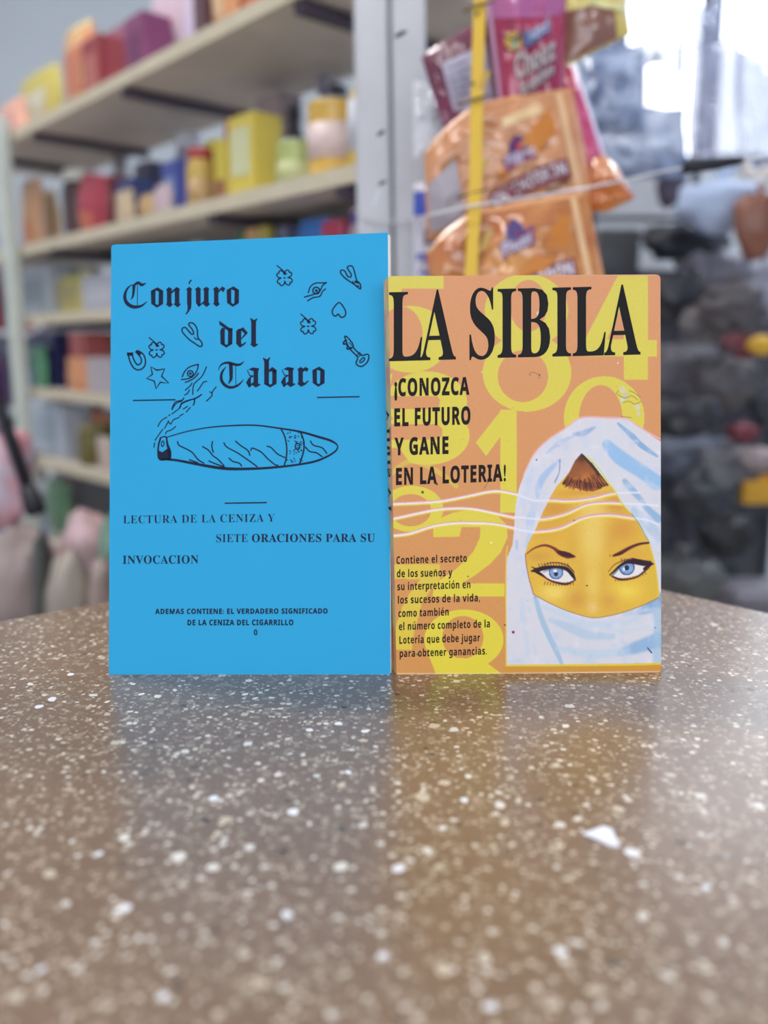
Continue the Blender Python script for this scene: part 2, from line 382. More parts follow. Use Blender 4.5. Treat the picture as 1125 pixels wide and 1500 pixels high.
# ------------------------------------------------------------------ blue booklet
def lean_plane(pl_, pr_, ang):
    u = (pr_ - pl_).normalized(); up = Vector((0, math.sin(ang), math.cos(ang)))
    up = (up - u * up.dot(u)).normalized(); nrm = u.cross(up); 
    return u, up, (nrm if nrm.y < 0 else -nrm)
A0, A1 = ontable(159.3, 988), ontable(572, 988)
uA, upA, nA = lean_plane(A0, A1, TH + math.radians(2.2))
def sA(px, py, lift=0.00006): return onplane(px, py, A0, nA) + nA * lift
blue = thing('booklet', (A0 + A1) / 2, 'tall sky blue booklet with blackletter title and smoking cigar drawing', 'book')
def slab(quad_px, sfun, th, back, m, name, parent, r=3.0, inset_px=0.0, label=None):
    """sheet whose rounded outline is laid on a plane; th thickness to the back, starting at depth back"""
    pts = []
    n = len(quad_px)
    for i in range(n):
        p = np.array(quad_px[i][:2], float); a = np.array(quad_px[i - 1][:2], float); b = np.array(quad_px[(i + 1) % n][:2], float)
        rr = quad_px[i][2] if len(quad_px[i]) > 2 else r
        da = (a - p) / np.hypot(*(a - p)); db = (b - p) / np.hypot(*(b - p))
        for k in range(5):
            t = k / 4; pts.append((p + da * rr) * (1 - t) ** 2 + p * 2 * t * (1 - t) + (p + db * rr) * t * t)
    k = len(pts)
    v = [sfun(x, y, -back) for x, y in pts] + [sfun(x, y, -back - th) for x, y in pts]
    f = [tuple(range(k)), tuple(range(2 * k - 1, k - 1, -1))] + [(i, k + i, k + (i + 1) % k, (i + 1) % k) for i in range(k)]
    return mk(name, v, f, m, parent, label=label)
CYAN = mat((38, 158, 208), 0.62, spec=.25, var=0.035, scale=14, bump=0.04)
PAPER = mat((226, 222, 216), 0.8, var=0.06, scale=200)
qA = [(163, 358.5, 5), (366, 350, 1), (568, 340.5, 3), (570.5, 660, 1), (572, 988, 2), (159.3, 988, 2), (161, 670, 1)]
slab(qA, sA, 0.0003, 0.0, CYAN, 'front_cover', blue)
slab([(x, y + .3 if y < 900 else y - .5, *r) for x, y, *r in qA], lambda x, y, l: sA(x, y, l), 0.0003, 0.0056, CYAN, 'back_cover', blue)
MB_ = MB()
for i in range(8):     # page block in gathers that fan a little at the fore-edge
    b0 = 0.0004 + i * 0.00064; ex = [2.6, 3.4, 4.2, 4.6, 4.4, 3.8, 3.0, 2.2][i]
    pts = [(163.5, 359.5), (568 + ex, 342 + ex * .5), (571.6 + ex * .35, 986.5), (160, 986.5)]
    v = [sA(x, y, -b0) for x, y in pts] + [sA(x, y, -b0 - 0.0006) for x, y in pts]
    MB_.add(v, [(0, 1, 2, 3), (7, 6, 5, 4), (0, 4, 5, 1), (1, 5, 6, 2), (2, 6, 7, 3), (3, 7, 4, 0)])
MB_.build('page_block', PAPER, blue, label='white page edges')
INK = mat((24, 30, 58), 0.7, spec=.2, var=0.05)
def g4(x, y): return (170 + x / 5.625, 400 + y / 5.625)
def g5(x, y): return (310 + x / 6.25, 450 + y / 6.25)
def g6(x, y): return (390 + x / 6.25, 380 + y / 6.25)
def G(fn, pts): return [fn(x, y) for x, y in pts]
# blackletter alphabet: x-height 1, stems .26 wide
STEM = [(0, .20), (-.06, .12), (.16, -.04), (.34, .09), (.34, .14), (.27, .19), (.27, .84), (.32, .91), (.14, 1.03), (-.06, .90), (0, .82)]
def shift(p, dx, dy=0): return [(x + dx, y + dy) for x, y in p]
BL = {
 'o': [[(0, .84), (.02, .16), (.26, .10), (.26, .88)], [(.43, .12), (.45, .9), (.70, .84), (.69, .15)], [(0, .84), (.38, 1.03), (.70, .84), (.45, .80), (.26, .86), (.26, .80)], [(.02, .16), (.34, -.05), (.69, .15), (.62, .24), (.35, .10), (.2, .22)]],
 'n': [STEM, shift(STEM, .46), [(.25, .78), (.56, 1.03), (.6, .93), (.25, .66)]],
 'u': [[(0, .18), (0, .82), (-.06, .90), (.14, 1.03), (.30, .9), (.27, .84), (.27, .14), (.16, -.04)], shift(STEM, .46), [(.0, .18), (.16, -.04), (.50, .22), (.48, .30), (.26, .12)]],
 'r': [STEM, [(.25, .80), (.50, 1.03), (.70, .93), (.56, .72), (.42, .84), (.27, .68)]],
 'c': [STEM[:3] + [(.42, .08), (.62, .26), (.56, .30), (.36, .17), (.27, .24)] + STEM[6:], [(.22, .86), (.40, 1.03), (.62, .93), (.50, .76), (.36, .82), (.27, .74)]],
 'e': [[(0, .16), (.20, -.05), (.44, .10), (.56, .24), (.50, .26), (.30, .13), (.27, .22), (.27, .92), (.14, .96), (0, .84)], [(.05, .88), (.38, 1.04), (.64, .74), (.27, .38), (.27, .46), (.46, .70), (.28, .86)]],
 'l': [[(0, .20), (-.06, .12), (.16, -.04), (.40, .12), (.36, .17), (.27, .15), (.27, 1.32), (.36, 1.50), (.32, 1.52), (.16, 1.42), (-.02, 1.54), (-.06, 1.50), (0, 1.32)]],
 'b': [[(0, .12), (.27, .10), (.27, 1.36), (.36, 1.54), (.32, 1.56), (.14, 1.44), (-.04, 1.54), (-.08, 1.50), (0, 1.34)], [(.45, .12), (.45, .86), (.70, .88), (.70, .15)], [(.25, .88), (.27, .78), (.45, .80), (.62, .72), (.70, .88), (.45, 1.05)], [(-.02, .14), (.34, -.06), (.70, .15), (.62, .26), (.34, .10), (.2, .2)]],
 'd': [[(0, .84), (.02, .16), (.26, .10), (.26, .88)], [(.43, .12), (.45, .96), (.70, .98), (.69, .15)], [(-.06, 1.40), (-.04, 1.18), (.55, .78), (.72, .98), (.50, 1.02)], [(0, .84), (.10, 1.02), (.28, .98), (.26, .84)], [(.02, .16), (.34, -.05), (.69, .15), (.62, .24), (.35, .10), (.2, .22)]],
 'a': [[(.40, .16), (.32, .10), (.52, -.05), (.80, .10), (.76, .16), (.66, .15), (.66, .94), (.40, .92)], [(.02, .88), (.36, 1.03), (.72, .98), (.68, .84), (.34, .84), (.12, .92)], [(-.02, .22), (.14, -.06), (.26, .10), (.25, .50), (.10, .42)], [(.06, .90), (.20, .62), (.40, .60), (.40, .55), (.17, .56), (.02, .86)], [(.05, .16), (.14, -.06), (.44, .18), (.40, .26), (.2, .10)], [(.08, .42), (.25, .56), (.4, .60), (.4, .54), (.2, .44)]],
 'j': [[(.0, .82), (-.06, .90), (.14, 1.03), (.32, .91), (.27, .84), (.27, .10), (.24, -.10), (.10, -.30), (-.06, -.44), (-.10, -.40), (.02, -.22), (.04, -.02), (0, .14)], [(.08, 1.22), (.14, 1.14), (.20, 1.26), (.34, 1.40), (.18, 1.38)]],
}
ti = Ink()
def bl(ch, x, base, xh, wx=27.0):
    for poly in BL[ch]:
        ti.poly([(x + px * wx, base - py * xh) for px, py in poly])
for ch, x, wx in (('o', 221, 26), ('n', 244.5, 25), ('j', 274, 24), ('u', 287, 25.5), ('r', 313.5, 24), ('o', 332, 26)): bl(ch, x, 449.5 - (x - 221) * .012, 28, wx)
for ch, x, wx in (('d', 322.5, 26), ('e', 346, 27), ('l', 368, 26)): bl(ch, x, 508, 27.5, wx)
for ch, x, wx in (('a', 361, 26), ('b', 387, 26), ('a', 412, 26), ('c', 437, 25), ('o', 457.5, 26)): bl(ch, x, 566.5 - (x - 361) * .012, 27.5, wx)
def cal(fn, pts, ws, k): ti.pen(G(fn, pts), [q / k for q in ws], 5)
cal(g4, [(133, 92), (92, 130), (72, 190), (88, 245), (140, 278), (205, 272), (255, 235)], [4, 16, 26, 30, 30, 20, 4], 5.625)
cal(g4, [(136, 108), (180, 80), (212, 97), (248, 82)], [10, 24, 26, 4], 5.625)
cal(g4, [(148, 105), (140, 185), (122, 218)], [26, 18, 4], 5.625)
cal(g4, [(176, 95), (176, 268)], [6, 6], 5.625)
cal(g5, [(60, 578), (90, 525), (150, 508), (220, 526), (262, 524), (298, 494)], [4, 14, 24, 26, 20, 4], 6.25)
cal(g5, [(176, 528), (178, 600), (176, 660), (152, 702)], [36, 34, 28, 4], 6.25)
cal(g5, [(132, 545), (94, 600), (90, 665), (124, 715), (180, 735), (245, 712), (293, 660)], [5, 22, 28, 28, 26, 20, 4], 6.25)
cal(g5, [(221, 540), (221, 720)], [6, 6], 6.25)
ti.build('title_lettering', INK, sA, blue, 'dark blackletter title lettering')
# small charms
ch_ = Ink()
def done(name):
    global ch_
    ch_.build(name, INK, sA, blue); ch_ = Ink()
def clover(cx, cy, k=1.0, rot=0.0):
    pts = []
    for i in range(4):
        a = rot + i * math.pi / 2
        for da, rr in ((-.785, 4.6), (-.66, 8.6), (-.40, 12.0), (-.15, 12.2), (0, 10.6), (.15, 12.2), (.40, 12.0), (.66, 8.6)):
            pts.append((cx + k * rr * math.cos(a + da), cy + k * rr * math.sin(a + da)))
    ch_.pen(pts, 1.9, 3, True)
    ch_.pen([(cx - 1, cy), (cx + 1, cy)], 2, 0)
    a = rot - math.pi * .75 + .15
    ch_.pen([(cx + k * 6 * math.cos(a + .3), cy + k * 6 * math.sin(a + .3)), (cx - 4 * k, cy - 12 * k), (cx - 11 * k, cy - 18 * k)], [3, 1.8, 1.8], 4)
    done('clover_drawing')
clover(416.8, 407, 1.0, .7); clover(451.5, 478, 1.0, .75); clover(229.5, 512.5, 1.0, .75)
def pen6(pts, w=1.9, closed=False, sub=5, fn=g6): ch_.pen(G(fn, pts), w, sub, closed)
pen6([(385, 305), (405, 250), (450, 218), (520, 215), (552, 210)]); pen6([(548, 215), (515, 240), (490, 290), (440, 318), (350, 345)])
pen6([(542, 270), (515, 295), (490, 338), (430, 350), (378, 380)])
pen6([(458 + 31 * math.cos(a), 285 + 30 * math.sin(a)) for a in np.linspace(0, 5.8, 12)], 2.2, True, 2)
pen6([(454, 286), (463, 286)], 3.6, sub=0); done('eye_drawing')
pen6([(855, 268), (800, 225), (720, 170), (680, 120), (690, 98), (720, 108), (745, 155), (775, 160), (775, 130), (742, 80), (755, 62), (790, 65), (812, 130), (830, 195), (860, 225), (865, 262)], 2.1, True, 4)
pen6([(790, 200), (815, 235), (850, 245)], 1.6); pen6([(815, 205), (845, 212)], 3.4); done('wishbone_drawing')
pen6([(668, 395), (610, 455), (608, 500), (635, 520), (660, 500), (680, 528), (712, 525), (728, 495), (718, 455)], 2.1, True, 4); done('heart_drawing')
pen6([(718, 705), (740, 710), (790, 770), (800, 810), (850, 860), (880, 880), (925, 868), (940, 890), (925, 940), (880, 978), (840, 972), (822, 945), (835, 895), (770, 825), (735, 760), (722, 720)], 2.1, True, 4)
pen6([(855, 935), (880, 905), (900, 900), (895, 925), (865, 945)], 1.9, True, 3); pen6([(735, 740), (710, 755), (708, 775), (730, 775), (745, 790), (738, 815), (755, 822), (775, 805)], 2.4)
pen6([(775, 820), (800, 795)], 1.6); pen6([(828, 880), (860, 850)], 1.6); pen6([(845, 890), (872, 865)], 1.6); pen6([(760, 760), (785, 790)], 1.3)
done('key_drawing')
# left group in g4 coordinates
def pen4(pts, w=1.9, closed=False, sub=5): ch_.pen(G(g4, pts), w, sub, closed)
pen4([(690, 605), (650, 580), (600, 545), (550, 490), (545, 460), (570, 448), (600, 480), (625, 505), (640, 495), (625, 460), (598, 425), (612, 410), (640, 418), (668, 460), (675, 530), (705, 570), (708, 598)], 2.1, True, 4)
pen4([(645, 530), (660, 545), (685, 545)], 1.7); done('wishbone_drawing')
pen4([(100, 660), (112, 720), (140, 775), (180, 798), (225, 780), (243, 730), (225, 670), (180, 640)], 2.2); pen4([(132, 660), (145, 710), (175, 755), (205, 740), (205, 700), (165, 650)], 2.2)
pen4([(100, 668), (132, 668)], 5.0, sub=0); pen4([(170, 648), (195, 668)], 4.4, sub=0); done('horseshoe_drawing')
pen4([(287, 772), (335, 800), (400, 790), (375, 850), (435, 908), (365, 900), (330, 952), (315, 890), (252, 868), (300, 835)], 2.4, True, 1); done('star_drawing')
pen4([(545, 855), (570, 805), (610, 772), (678, 752)]); pen4([(678, 752), (668, 800), (640, 845), (600, 868), (538, 878)])
pen4([(612 + 24 * math.cos(a), 828 + 24 * math.sin(a)) for a in np.linspace(0, 5.8, 10)], 2.0, True, 2); pen4([(607, 828), (617, 828)], 3.4, sub=0)
pen4([(680, 825), (650, 860), (600, 890), (570, 900)])
done('eye_drawing')
# smoke and cigar, h() = zoom of 210,560 at 3.629
def h(x, y): return (210 + x / 3.629, 560 + y / 3.629)
sm = Ink()
def penh(ink, pts, w=1.8, closed=False, sub=5): ink.pen(G(h, pts), w, sub, closed)
for s in ([(745, 772), (725, 820), (700, 860), (650, 905), (635, 940), (632, 1000)], [(748, 893), (720, 900), (690, 945), (670, 972)], [(627, 905), (610, 930), (570, 965)], [(605, 962), (590, 990), (565, 1005)], [(825, 938), (790, 985), (790, 1010), (745, 1055)], [(772, 978), (792, 990)],
          [(560, 1028), (540, 1055), (500, 1070), (475, 1100), (462, 1125)], [(705, 1000), (680, 1020), (650, 1035), (600, 1050), (545, 1075), (525, 1105)], [(650, 1035), (645, 1070), (635, 1090)]):
    sm.pen(G(g4, s), 1.7, 4)
for s in ([(215, 83), (205, 95), (170, 105), (152, 140)], [(310, 65), (275, 85), (225, 100), (200, 115), (195, 135), (152, 168)], [(272, 90), (268, 120)], [(235, 128), (212, 142)], [(250, 133), (228, 158)], [(212, 168), (192, 180)], [(135, 178), (142, 172)],
          [(125, 185), (95, 205), (77, 235)], [(190, 187), (160, 200), (145, 222), (132, 205)], [(133, 208), (113, 245)], [(103, 250), (85, 275), (62, 308)], [(172, 235), (150, 252), (125, 262), (118, 275)], [(60, 322), (56, 345)]):
    penh(sm, s, 1.6)
sm.build('smoke_drawing', INK, sA, blue)
cg = Ink()
penh(cg, [(125, 292), (230, 262), (350, 240), (480, 230), (600, 229), (720, 244), (830, 262), (930, 290), (1000, 312), (1033, 340), (1010, 375), (930, 415), (840, 435), (700, 452), (560, 460), (430, 458), (300, 438), (180, 415), (100, 408)], [1.6, 1.6, 1.9, 2.2, 2.2, 2.4, 3.0, 3.6, 3.4, 2.0, 2.6, 3.2, 3.0, 3.4, 3.8, 4.6, 4.0, 3.6, 3.0], sub=5)
penh(cg, [(92, 295), (80, 340), (80, 395), (95, 412), (140, 408)], 2.6); penh(cg, [(92, 295), (120, 290), (128, 330), (140, 370), (140, 408)], [1.6, 2, 3.4, 5, 4])
cg.poly(G(h, [(82, 362), (100, 372), (118, 360), (130, 350), (146, 372), (142, 408), (96, 412), (82, 396)]))
penh(cg, [(98, 320), (106, 312), (110, 330), (100, 342), (96, 330)], 1.6, True)
penh(cg, [(732, 248), (752, 290), (762, 345), (760, 400), (750, 438)], 2.2); penh(cg, [(835, 265), (852, 310), (852, 365), (832, 430)], 2.4)
for s in ([(182, 315), (190, 335), (230, 355), (262, 375), (290, 410), (322, 430)], [(315, 342), (345, 360), (370, 390), (395, 408), (428, 443)], [(368, 315), (364, 340), (372, 372)], [(428, 322), (445, 345), (500, 375), (545, 405), (580, 430), (605, 448)], [(490, 313), (520, 338), (555, 362), (566, 388)],
          [(456, 403), (475, 420), (510, 430), (522, 445)], [(572, 362), (580, 350), (625, 370), (660, 405), (700, 438), (715, 440)], [(658, 340), (680, 348), (712, 380), (752, 400)], [(888, 312), (905, 335), (950, 348), (975, 378)], [(862, 345), (885, 368), (920, 375), (950, 395)], [(245, 412), (290, 428)], [(348, 418), (380, 432), (430, 450)]):
    penh(cg, s, 2.0)
penh(cg, [(835, 330), (815, 325), (808, 345), (820, 358), (832, 345), (828, 335)], 2.0); 
random.seed(2)
for i in range(46):
    x = random.uniform(762, 845); y = random.choice([random.uniform(268, 300), random.uniform(310, 360), random.uniform(360, 385), random.uniform(402, 428)])
    dx, dy = random.uniform(-9, 9), random.uniform(-7, 7); penh(cg, [(x, y), (x + dx, y + dy)], 1.3, sub=0)
cg.build('cigar_drawing', INK, sA, blue)
for a, b in (((195.5, 586.6), (256.5, 585.6)), ((465, 582.3), (526, 581.1)), ((329.8, 737.2), (390.3, 736.2))): Ink().pen([a, b], 2.0, 0).build('ruled_line', INK, sA, blue)
su = Ink()
su.add(fit_text('LECTURA DE LA CENIZA Y', 'serif', 180.5, 402.6, 766.8, 764.2, 11.6, -0.007, 1.1))
su.add(fit_text('SIETE', 'serif', 316.8, 363, 794.3, 794.1, 11.8, -0.006, 1.05))
su.add(fit_text('ORACIONES PARA SU', 'serif', 369, 549.3, 794.1, 793.6, 11.8, 0.004, 1.05))
su.add(fit_text('INVOCACION', 'serif', 179.8, 290.8, 826, 825.4, 12.0, 0.002, 1.05))
su.build('subtitle_lettering', INK, sA, blue)
fo = Ink()
fo.add(fit_text('ADEMAS CONTIENE: EL VERDADERO SIGNIFICADO', 'sans', 227.2, 480, 899.3, 898.6, 7.4, 0.022, 1.12))
fo.add(fit_text('DE LA CENIZA DEL CIGARRILLO', 'sans', 274.6, 429.8, 915.8, 915.6, 7.8, 0.022, 1.12))
fo.pen([(372.8, 928.5), (373.0, 923.5), (375.3, 923.0), (376.2, 926), (375.4, 929.6)], 1.7, 3, True)
fo.build('footer_lettering', INK, sA, blue)
# ------------------------------------------------------------------ orange booklet
B0, B1 = ontable(581, 988), ontable(968, 985.5)
uB, upB, nB = lean_plane(B0, B1, TH - math.radians(3.3))
def sB(px, py, lift=0.00006): return onplane(px, py, B0, nB) + nB * lift
orange = thing('booklet', (B0 + B1) / 2, 'smaller orange and yellow booklet with a veiled woman on its cover', 'book')
# cover painting: colours are worked out on a canvas in picture-plane units, then carried by a fine mesh
X0, Y0, S = 562, 398, 2
CW, CH = 412 * S, 594 * S
gy, gx = np.mgrid[0:CH, 0:CW]; gx = X0 + (gx + .5) / S; gy = Y0 + (gy + .5) / S
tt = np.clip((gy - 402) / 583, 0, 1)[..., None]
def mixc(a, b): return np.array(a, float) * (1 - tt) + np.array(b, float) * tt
YEL = mixc((212, 196, 88), (222, 202, 62)); ORG = mixc((213, 148, 106), (208, 144, 78))  # upper cover toned paler: its sheen is painted into both colours
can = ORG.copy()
def inside(pts, x, y):
    r = np.zeros(x.shape, bool); n = len(pts); j = n - 1
    for i in range(n):
        xi, yi = pts[i]; xj, yj = pts[j]
        if yi != yj:
            r ^= ((yi > y) != (yj > y)) & (x < (xj - xi) * (y - yi) / (yj - yi) + xi)
        j = i
    return r
def win_(pts, pad=1):
    xs = [p[0] for p in pts]; ys = [p[1] for p in pts]
    a = max(int((min(xs) - pad - X0) * S), 0); b = min(int((max(xs) + pad - X0) * S) + 1, CW)
    c = max(int((min(ys) - pad - Y0) * S), 0); d = min(int((max(ys) + pad - Y0) * S) + 1, CH)
    return slice(c, d), slice(a, b)
def put(sl, al, col):
    col = np.array(col, float); src = col[sl] if col.ndim == 3 else col
    can[sl] = can[sl] * (1 - al[..., None]) + src * al[..., None]
def fill(pts, col, al=1.0, mask=None):
    sl = win_(pts); m = inside(pts, gx[sl], gy[sl]).astype(float)
    if mask is not None: m = m * mask[sl]
    put(sl, m * al, col)
def ell(cx, cy, rx, ry, n=48): return [(cx + rx * math.cos(a), cy + ry * math.sin(a)) for a in np.linspace(0, 2 * math.pi, n, endpoint=False)]
def brush(pts, ws, col, al=1.0, soft=0.6, mask=None, sub=5):
    n0 = len(pts); pts = smooth_line(pts, sub)
    if not isinstance(ws, (list, tuple)): ws = [ws] * n0
    ws = np.interp(np.linspace(0, n0 - 1, len(pts)), range(n0), ws)
    sl = win_([tuple(p) for p in pts], max(ws) / 2 + soft * 2 + 1)
    x, y = gx[sl], gy[sl]; best = np.full(x.shape, -1e9)
    for i in range(len(pts) - 1):
        (ax, ay), (bx, by) = pts[i], pts[i + 1]; dx, dy = bx - ax, by - ay; L = dx * dx + dy * dy or 1e-9
        t = np.clip(((x - ax) * dx + (y - ay) * dy) / L, 0, 1)
        d = np.hypot(x - ax - t * dx, y - ay - t * dy); best = np.maximum(best, (ws[i] * (1 - t) + ws[i + 1] * t) / 2 - d)
    a = np.clip(best / soft + 0.5, 0, 1)
    if soft > 1.5: a = a * a * (3 - 2 * a)
    if mask is not None: a = a * mask[sl]
    put(sl, a * al, col)
def blob(cx, cy, rx, ry, col, al, mask=None):
    pts = [(cx - 2.5 * rx, cy - 2.5 * ry), (cx + 2.5 * rx, cy + 2.5 * ry)]; sl = win_(pts)
    a = np.exp(-((gx[sl] - cx) / rx) ** 2 - ((gy[sl] - cy) / ry) ** 2) * al
    if mask is not None: a = a * mask[sl]
    put(sl, a, col)
def q5(x, y): return (560 + x / 5.17, 700 + y / 5.17)
# numerals printed in yellow
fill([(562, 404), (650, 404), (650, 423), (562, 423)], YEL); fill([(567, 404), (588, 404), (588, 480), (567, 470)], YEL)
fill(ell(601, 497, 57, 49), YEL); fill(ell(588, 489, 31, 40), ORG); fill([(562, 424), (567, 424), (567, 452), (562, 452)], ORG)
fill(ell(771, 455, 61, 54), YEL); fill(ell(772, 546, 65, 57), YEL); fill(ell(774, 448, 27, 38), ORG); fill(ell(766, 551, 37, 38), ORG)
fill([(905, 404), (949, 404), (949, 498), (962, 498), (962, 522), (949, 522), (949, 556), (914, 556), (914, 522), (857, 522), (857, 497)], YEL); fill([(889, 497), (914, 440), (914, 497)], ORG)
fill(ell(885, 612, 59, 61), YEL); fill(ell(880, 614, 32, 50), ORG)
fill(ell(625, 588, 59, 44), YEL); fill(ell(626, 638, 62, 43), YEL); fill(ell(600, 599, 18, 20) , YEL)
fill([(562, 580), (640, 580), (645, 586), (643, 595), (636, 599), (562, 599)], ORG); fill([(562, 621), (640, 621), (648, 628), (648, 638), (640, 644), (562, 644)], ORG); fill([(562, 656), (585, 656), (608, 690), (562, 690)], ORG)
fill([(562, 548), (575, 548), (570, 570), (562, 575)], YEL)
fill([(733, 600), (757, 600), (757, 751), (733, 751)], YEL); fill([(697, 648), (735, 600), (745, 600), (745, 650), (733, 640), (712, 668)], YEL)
brush([(566, 700), (600, 676), (640, 690), (668, 712)], 7, YEL, .55)
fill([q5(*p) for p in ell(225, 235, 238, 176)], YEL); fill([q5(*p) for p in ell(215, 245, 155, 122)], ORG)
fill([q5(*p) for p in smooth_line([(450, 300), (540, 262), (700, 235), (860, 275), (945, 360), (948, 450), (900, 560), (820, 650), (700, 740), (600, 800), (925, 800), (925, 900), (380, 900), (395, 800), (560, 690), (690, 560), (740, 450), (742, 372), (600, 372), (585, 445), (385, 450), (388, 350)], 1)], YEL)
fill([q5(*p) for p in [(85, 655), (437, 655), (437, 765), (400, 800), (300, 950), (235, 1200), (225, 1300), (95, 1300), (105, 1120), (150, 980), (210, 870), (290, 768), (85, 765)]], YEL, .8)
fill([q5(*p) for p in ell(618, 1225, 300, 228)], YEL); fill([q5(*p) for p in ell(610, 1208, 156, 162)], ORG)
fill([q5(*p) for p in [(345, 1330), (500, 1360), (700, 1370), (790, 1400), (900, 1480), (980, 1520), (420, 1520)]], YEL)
# pale waves with a pink upper edge
LW = [[q5(*p) for p in c] for c in ([(80, 200), (300, 190), (450, 178), (650, 140), (800, 108), (900, 105), (1020, 128)], [(90, 310), (250, 275), (400, 245), (560, 232), (700, 240), (850, 270), (1000, 302)], [(60, 440), (200, 425), (380, 370), (550, 345), (700, 345), (850, 352), (1000, 382)])]
for i, c in enumerate(LW):
    brush([(x, y - 1.8) for x, y in c], 2.4, (222, 160, 168), .9); brush([(x, y + 2.2) for x, y in c], 2.2, (226, 205, 70), .8); brush(c, 2.8, (236, 222, 214))
# veil
def z6(x, y): return (740 + x / 4.6875, 600 + y / 4.6875)
def z7(x, y): return (740 + x / 4.6875, 780 + y / 4.6875)
VE = [z6(*p) for p in smooth_line([(1100, 240), (1045, 205), (970, 155), (890, 105), (830, 68), (690, 60), (560, 55), (490, 75), (420, 130), (300, 210), (200, 310), (130, 450), (90, 560), (70, 680), (60, 830), (50, 930)], 4)] + \
     [z7(*p) for p in [(15, 170), (5, 260), (8, 500), (10, 915), (1100, 895), (1100, 300)]] + [z6(1100, 240)]
brush([z6(*p) for p in ((1060, 200), (970, 150), (890, 100), (830, 62), (690, 55), (560, 50), (490, 70), (420, 124), (300, 204), (200, 304), (130, 446))], 3.0, (232, 172, 180), .8)
VC = (212, 208, 214)
fill(VE, VC)
rs0 = np.random.RandomState(8)
vm_ = inside(VE, gx, gy).astype(float)
def soft(fn, pts, w_, col, al=.8, sf=4.0): brush([fn(*p) for p in pts], w_, col, al, sf, vm_)
soft(z6, [(470, 170), (540, 160), (615, 122)], [4, 9, 3], (146, 164, 200)); soft(z6, [(285, 300), (370, 230), (480, 178)], [3, 7, 3], (176, 188, 216), .8)
soft(z6, [(222, 600), (235, 510), (290, 430), (375, 345)], [4, 11, 9, 3], (158, 182, 218)); soft(z6, [(340, 500), (370, 430), (376, 345)], 1.6, (80, 104, 160), .8, 1.2)
soft(z6, [(700, 240), (790, 330), (930, 420), (1040, 500)], [14, 22, 20, 22], (148, 184, 218), .95, 5); soft(z6, [(775, 95), (870, 180), (940, 250), (1045, 320)], [3, 8, 8, 4], (128, 164, 202), .9, 2)
soft(z6, [(820, 490), (880, 560), (950, 640)], [7, 10, 6], (140, 172, 206), .8, 4); soft(z6, [(960, 665), (1050, 750)], [8, 12], (130, 166, 204), .8, 4); soft(z6, [(880, 690), (990, 790), (1050, 880)], [8, 18, 12], (176, 192, 214), .8, 5)
soft(z6, [(210, 640), (180, 730), (165, 820)], [8, 13, 10], (180, 196, 222), .7, 5); soft(z6, [(180, 450), (150, 560), (110, 650)], 8, (196, 204, 226), .6, 5); soft(z6, [(170, 870), (150, 930)], 8, (176, 192, 220), .6, 4)
soft(z6, [(800, 540), (950, 500), (1050, 540)], 6, (196, 206, 226), .5, 4)
soft(z7, [(208, 450), (250, 590), (300, 710), (345, 800), (390, 905)], [6, 8, 8, 8, 5], (158, 184, 208), .85, 3); soft(z7, [(205, 450), (205, 420), (180, 330)], 2, (120, 120, 150), .6, 1.5)
soft(z7, [(310, 600), (450, 655), (560, 700), (740, 715)], [6, 14, 14, 8], (178, 196, 214), .85, 6); soft(z7, [(260, 510), (400, 560), (560, 630), (800, 620), (900, 590)], [5, 9, 9, 9, 4], (190, 204, 220), .7, 5)
soft(z7, [(770, 830), (900, 790), (1050, 740)], [6, 18, 22], (134, 170, 206), .85, 7); soft(z7, [(920, 545), (990, 515), (1060, 465)], [8, 16, 22], (108, 150, 196), .85, 5); soft(z7, [(1040, 500), (1050, 700), (1045, 880)], 14, (160, 186, 212), .7, 7)
soft(z7, [(360, 795), (600, 835), (800, 820)], [6, 14, 10], (188, 204, 218), .8, 6); soft(z7, [(110, 470), (130, 620), (160, 840)], 7, (196, 204, 218), .7, 5); soft(z7, [(80, 60), (80, 110)], 4, (160, 176, 210), .6, 3)
soft(z7, [(820, 560), (940, 540), (1050, 530)], 7, (176, 196, 216), .7, 4); soft(z7, [(640, 640), (800, 680), (1000, 640)], 6, (196, 208, 222), .6, 4)
for i in range(420):
    x, y = rs0.uniform(742, 968), rs0.uniform(612, 974); cdk = [(196, 204, 222), (206, 206, 216), (226, 222, 230), (180, 194, 216)][rs0.randint(4)]
    blob(x, y, rs0.uniform(2, 7), rs0.uniform(2, 9), cdk, .35, vm_)
# waves crossing the veil show as white bands
WF = [[z6(*p) for p in c] for c in ([(0, 565), (80, 582), (200, 625), (310, 622), (450, 628), (600, 610), (720, 580), (800, 572), (920, 570)], [(0, 735), (100, 740), (260, 752), (420, 715), (560, 655), (700, 640), (820, 645), (960, 652), (1050, 660)], [(0, 800), (120, 830), (220, 838), (380, 815), (540, 745), (700, 725), (860, 742), (980, 760), (1050, 790)])]
for c in WF: brush(c, 3.0, (228, 225, 234), .75, 1.0, vm_)
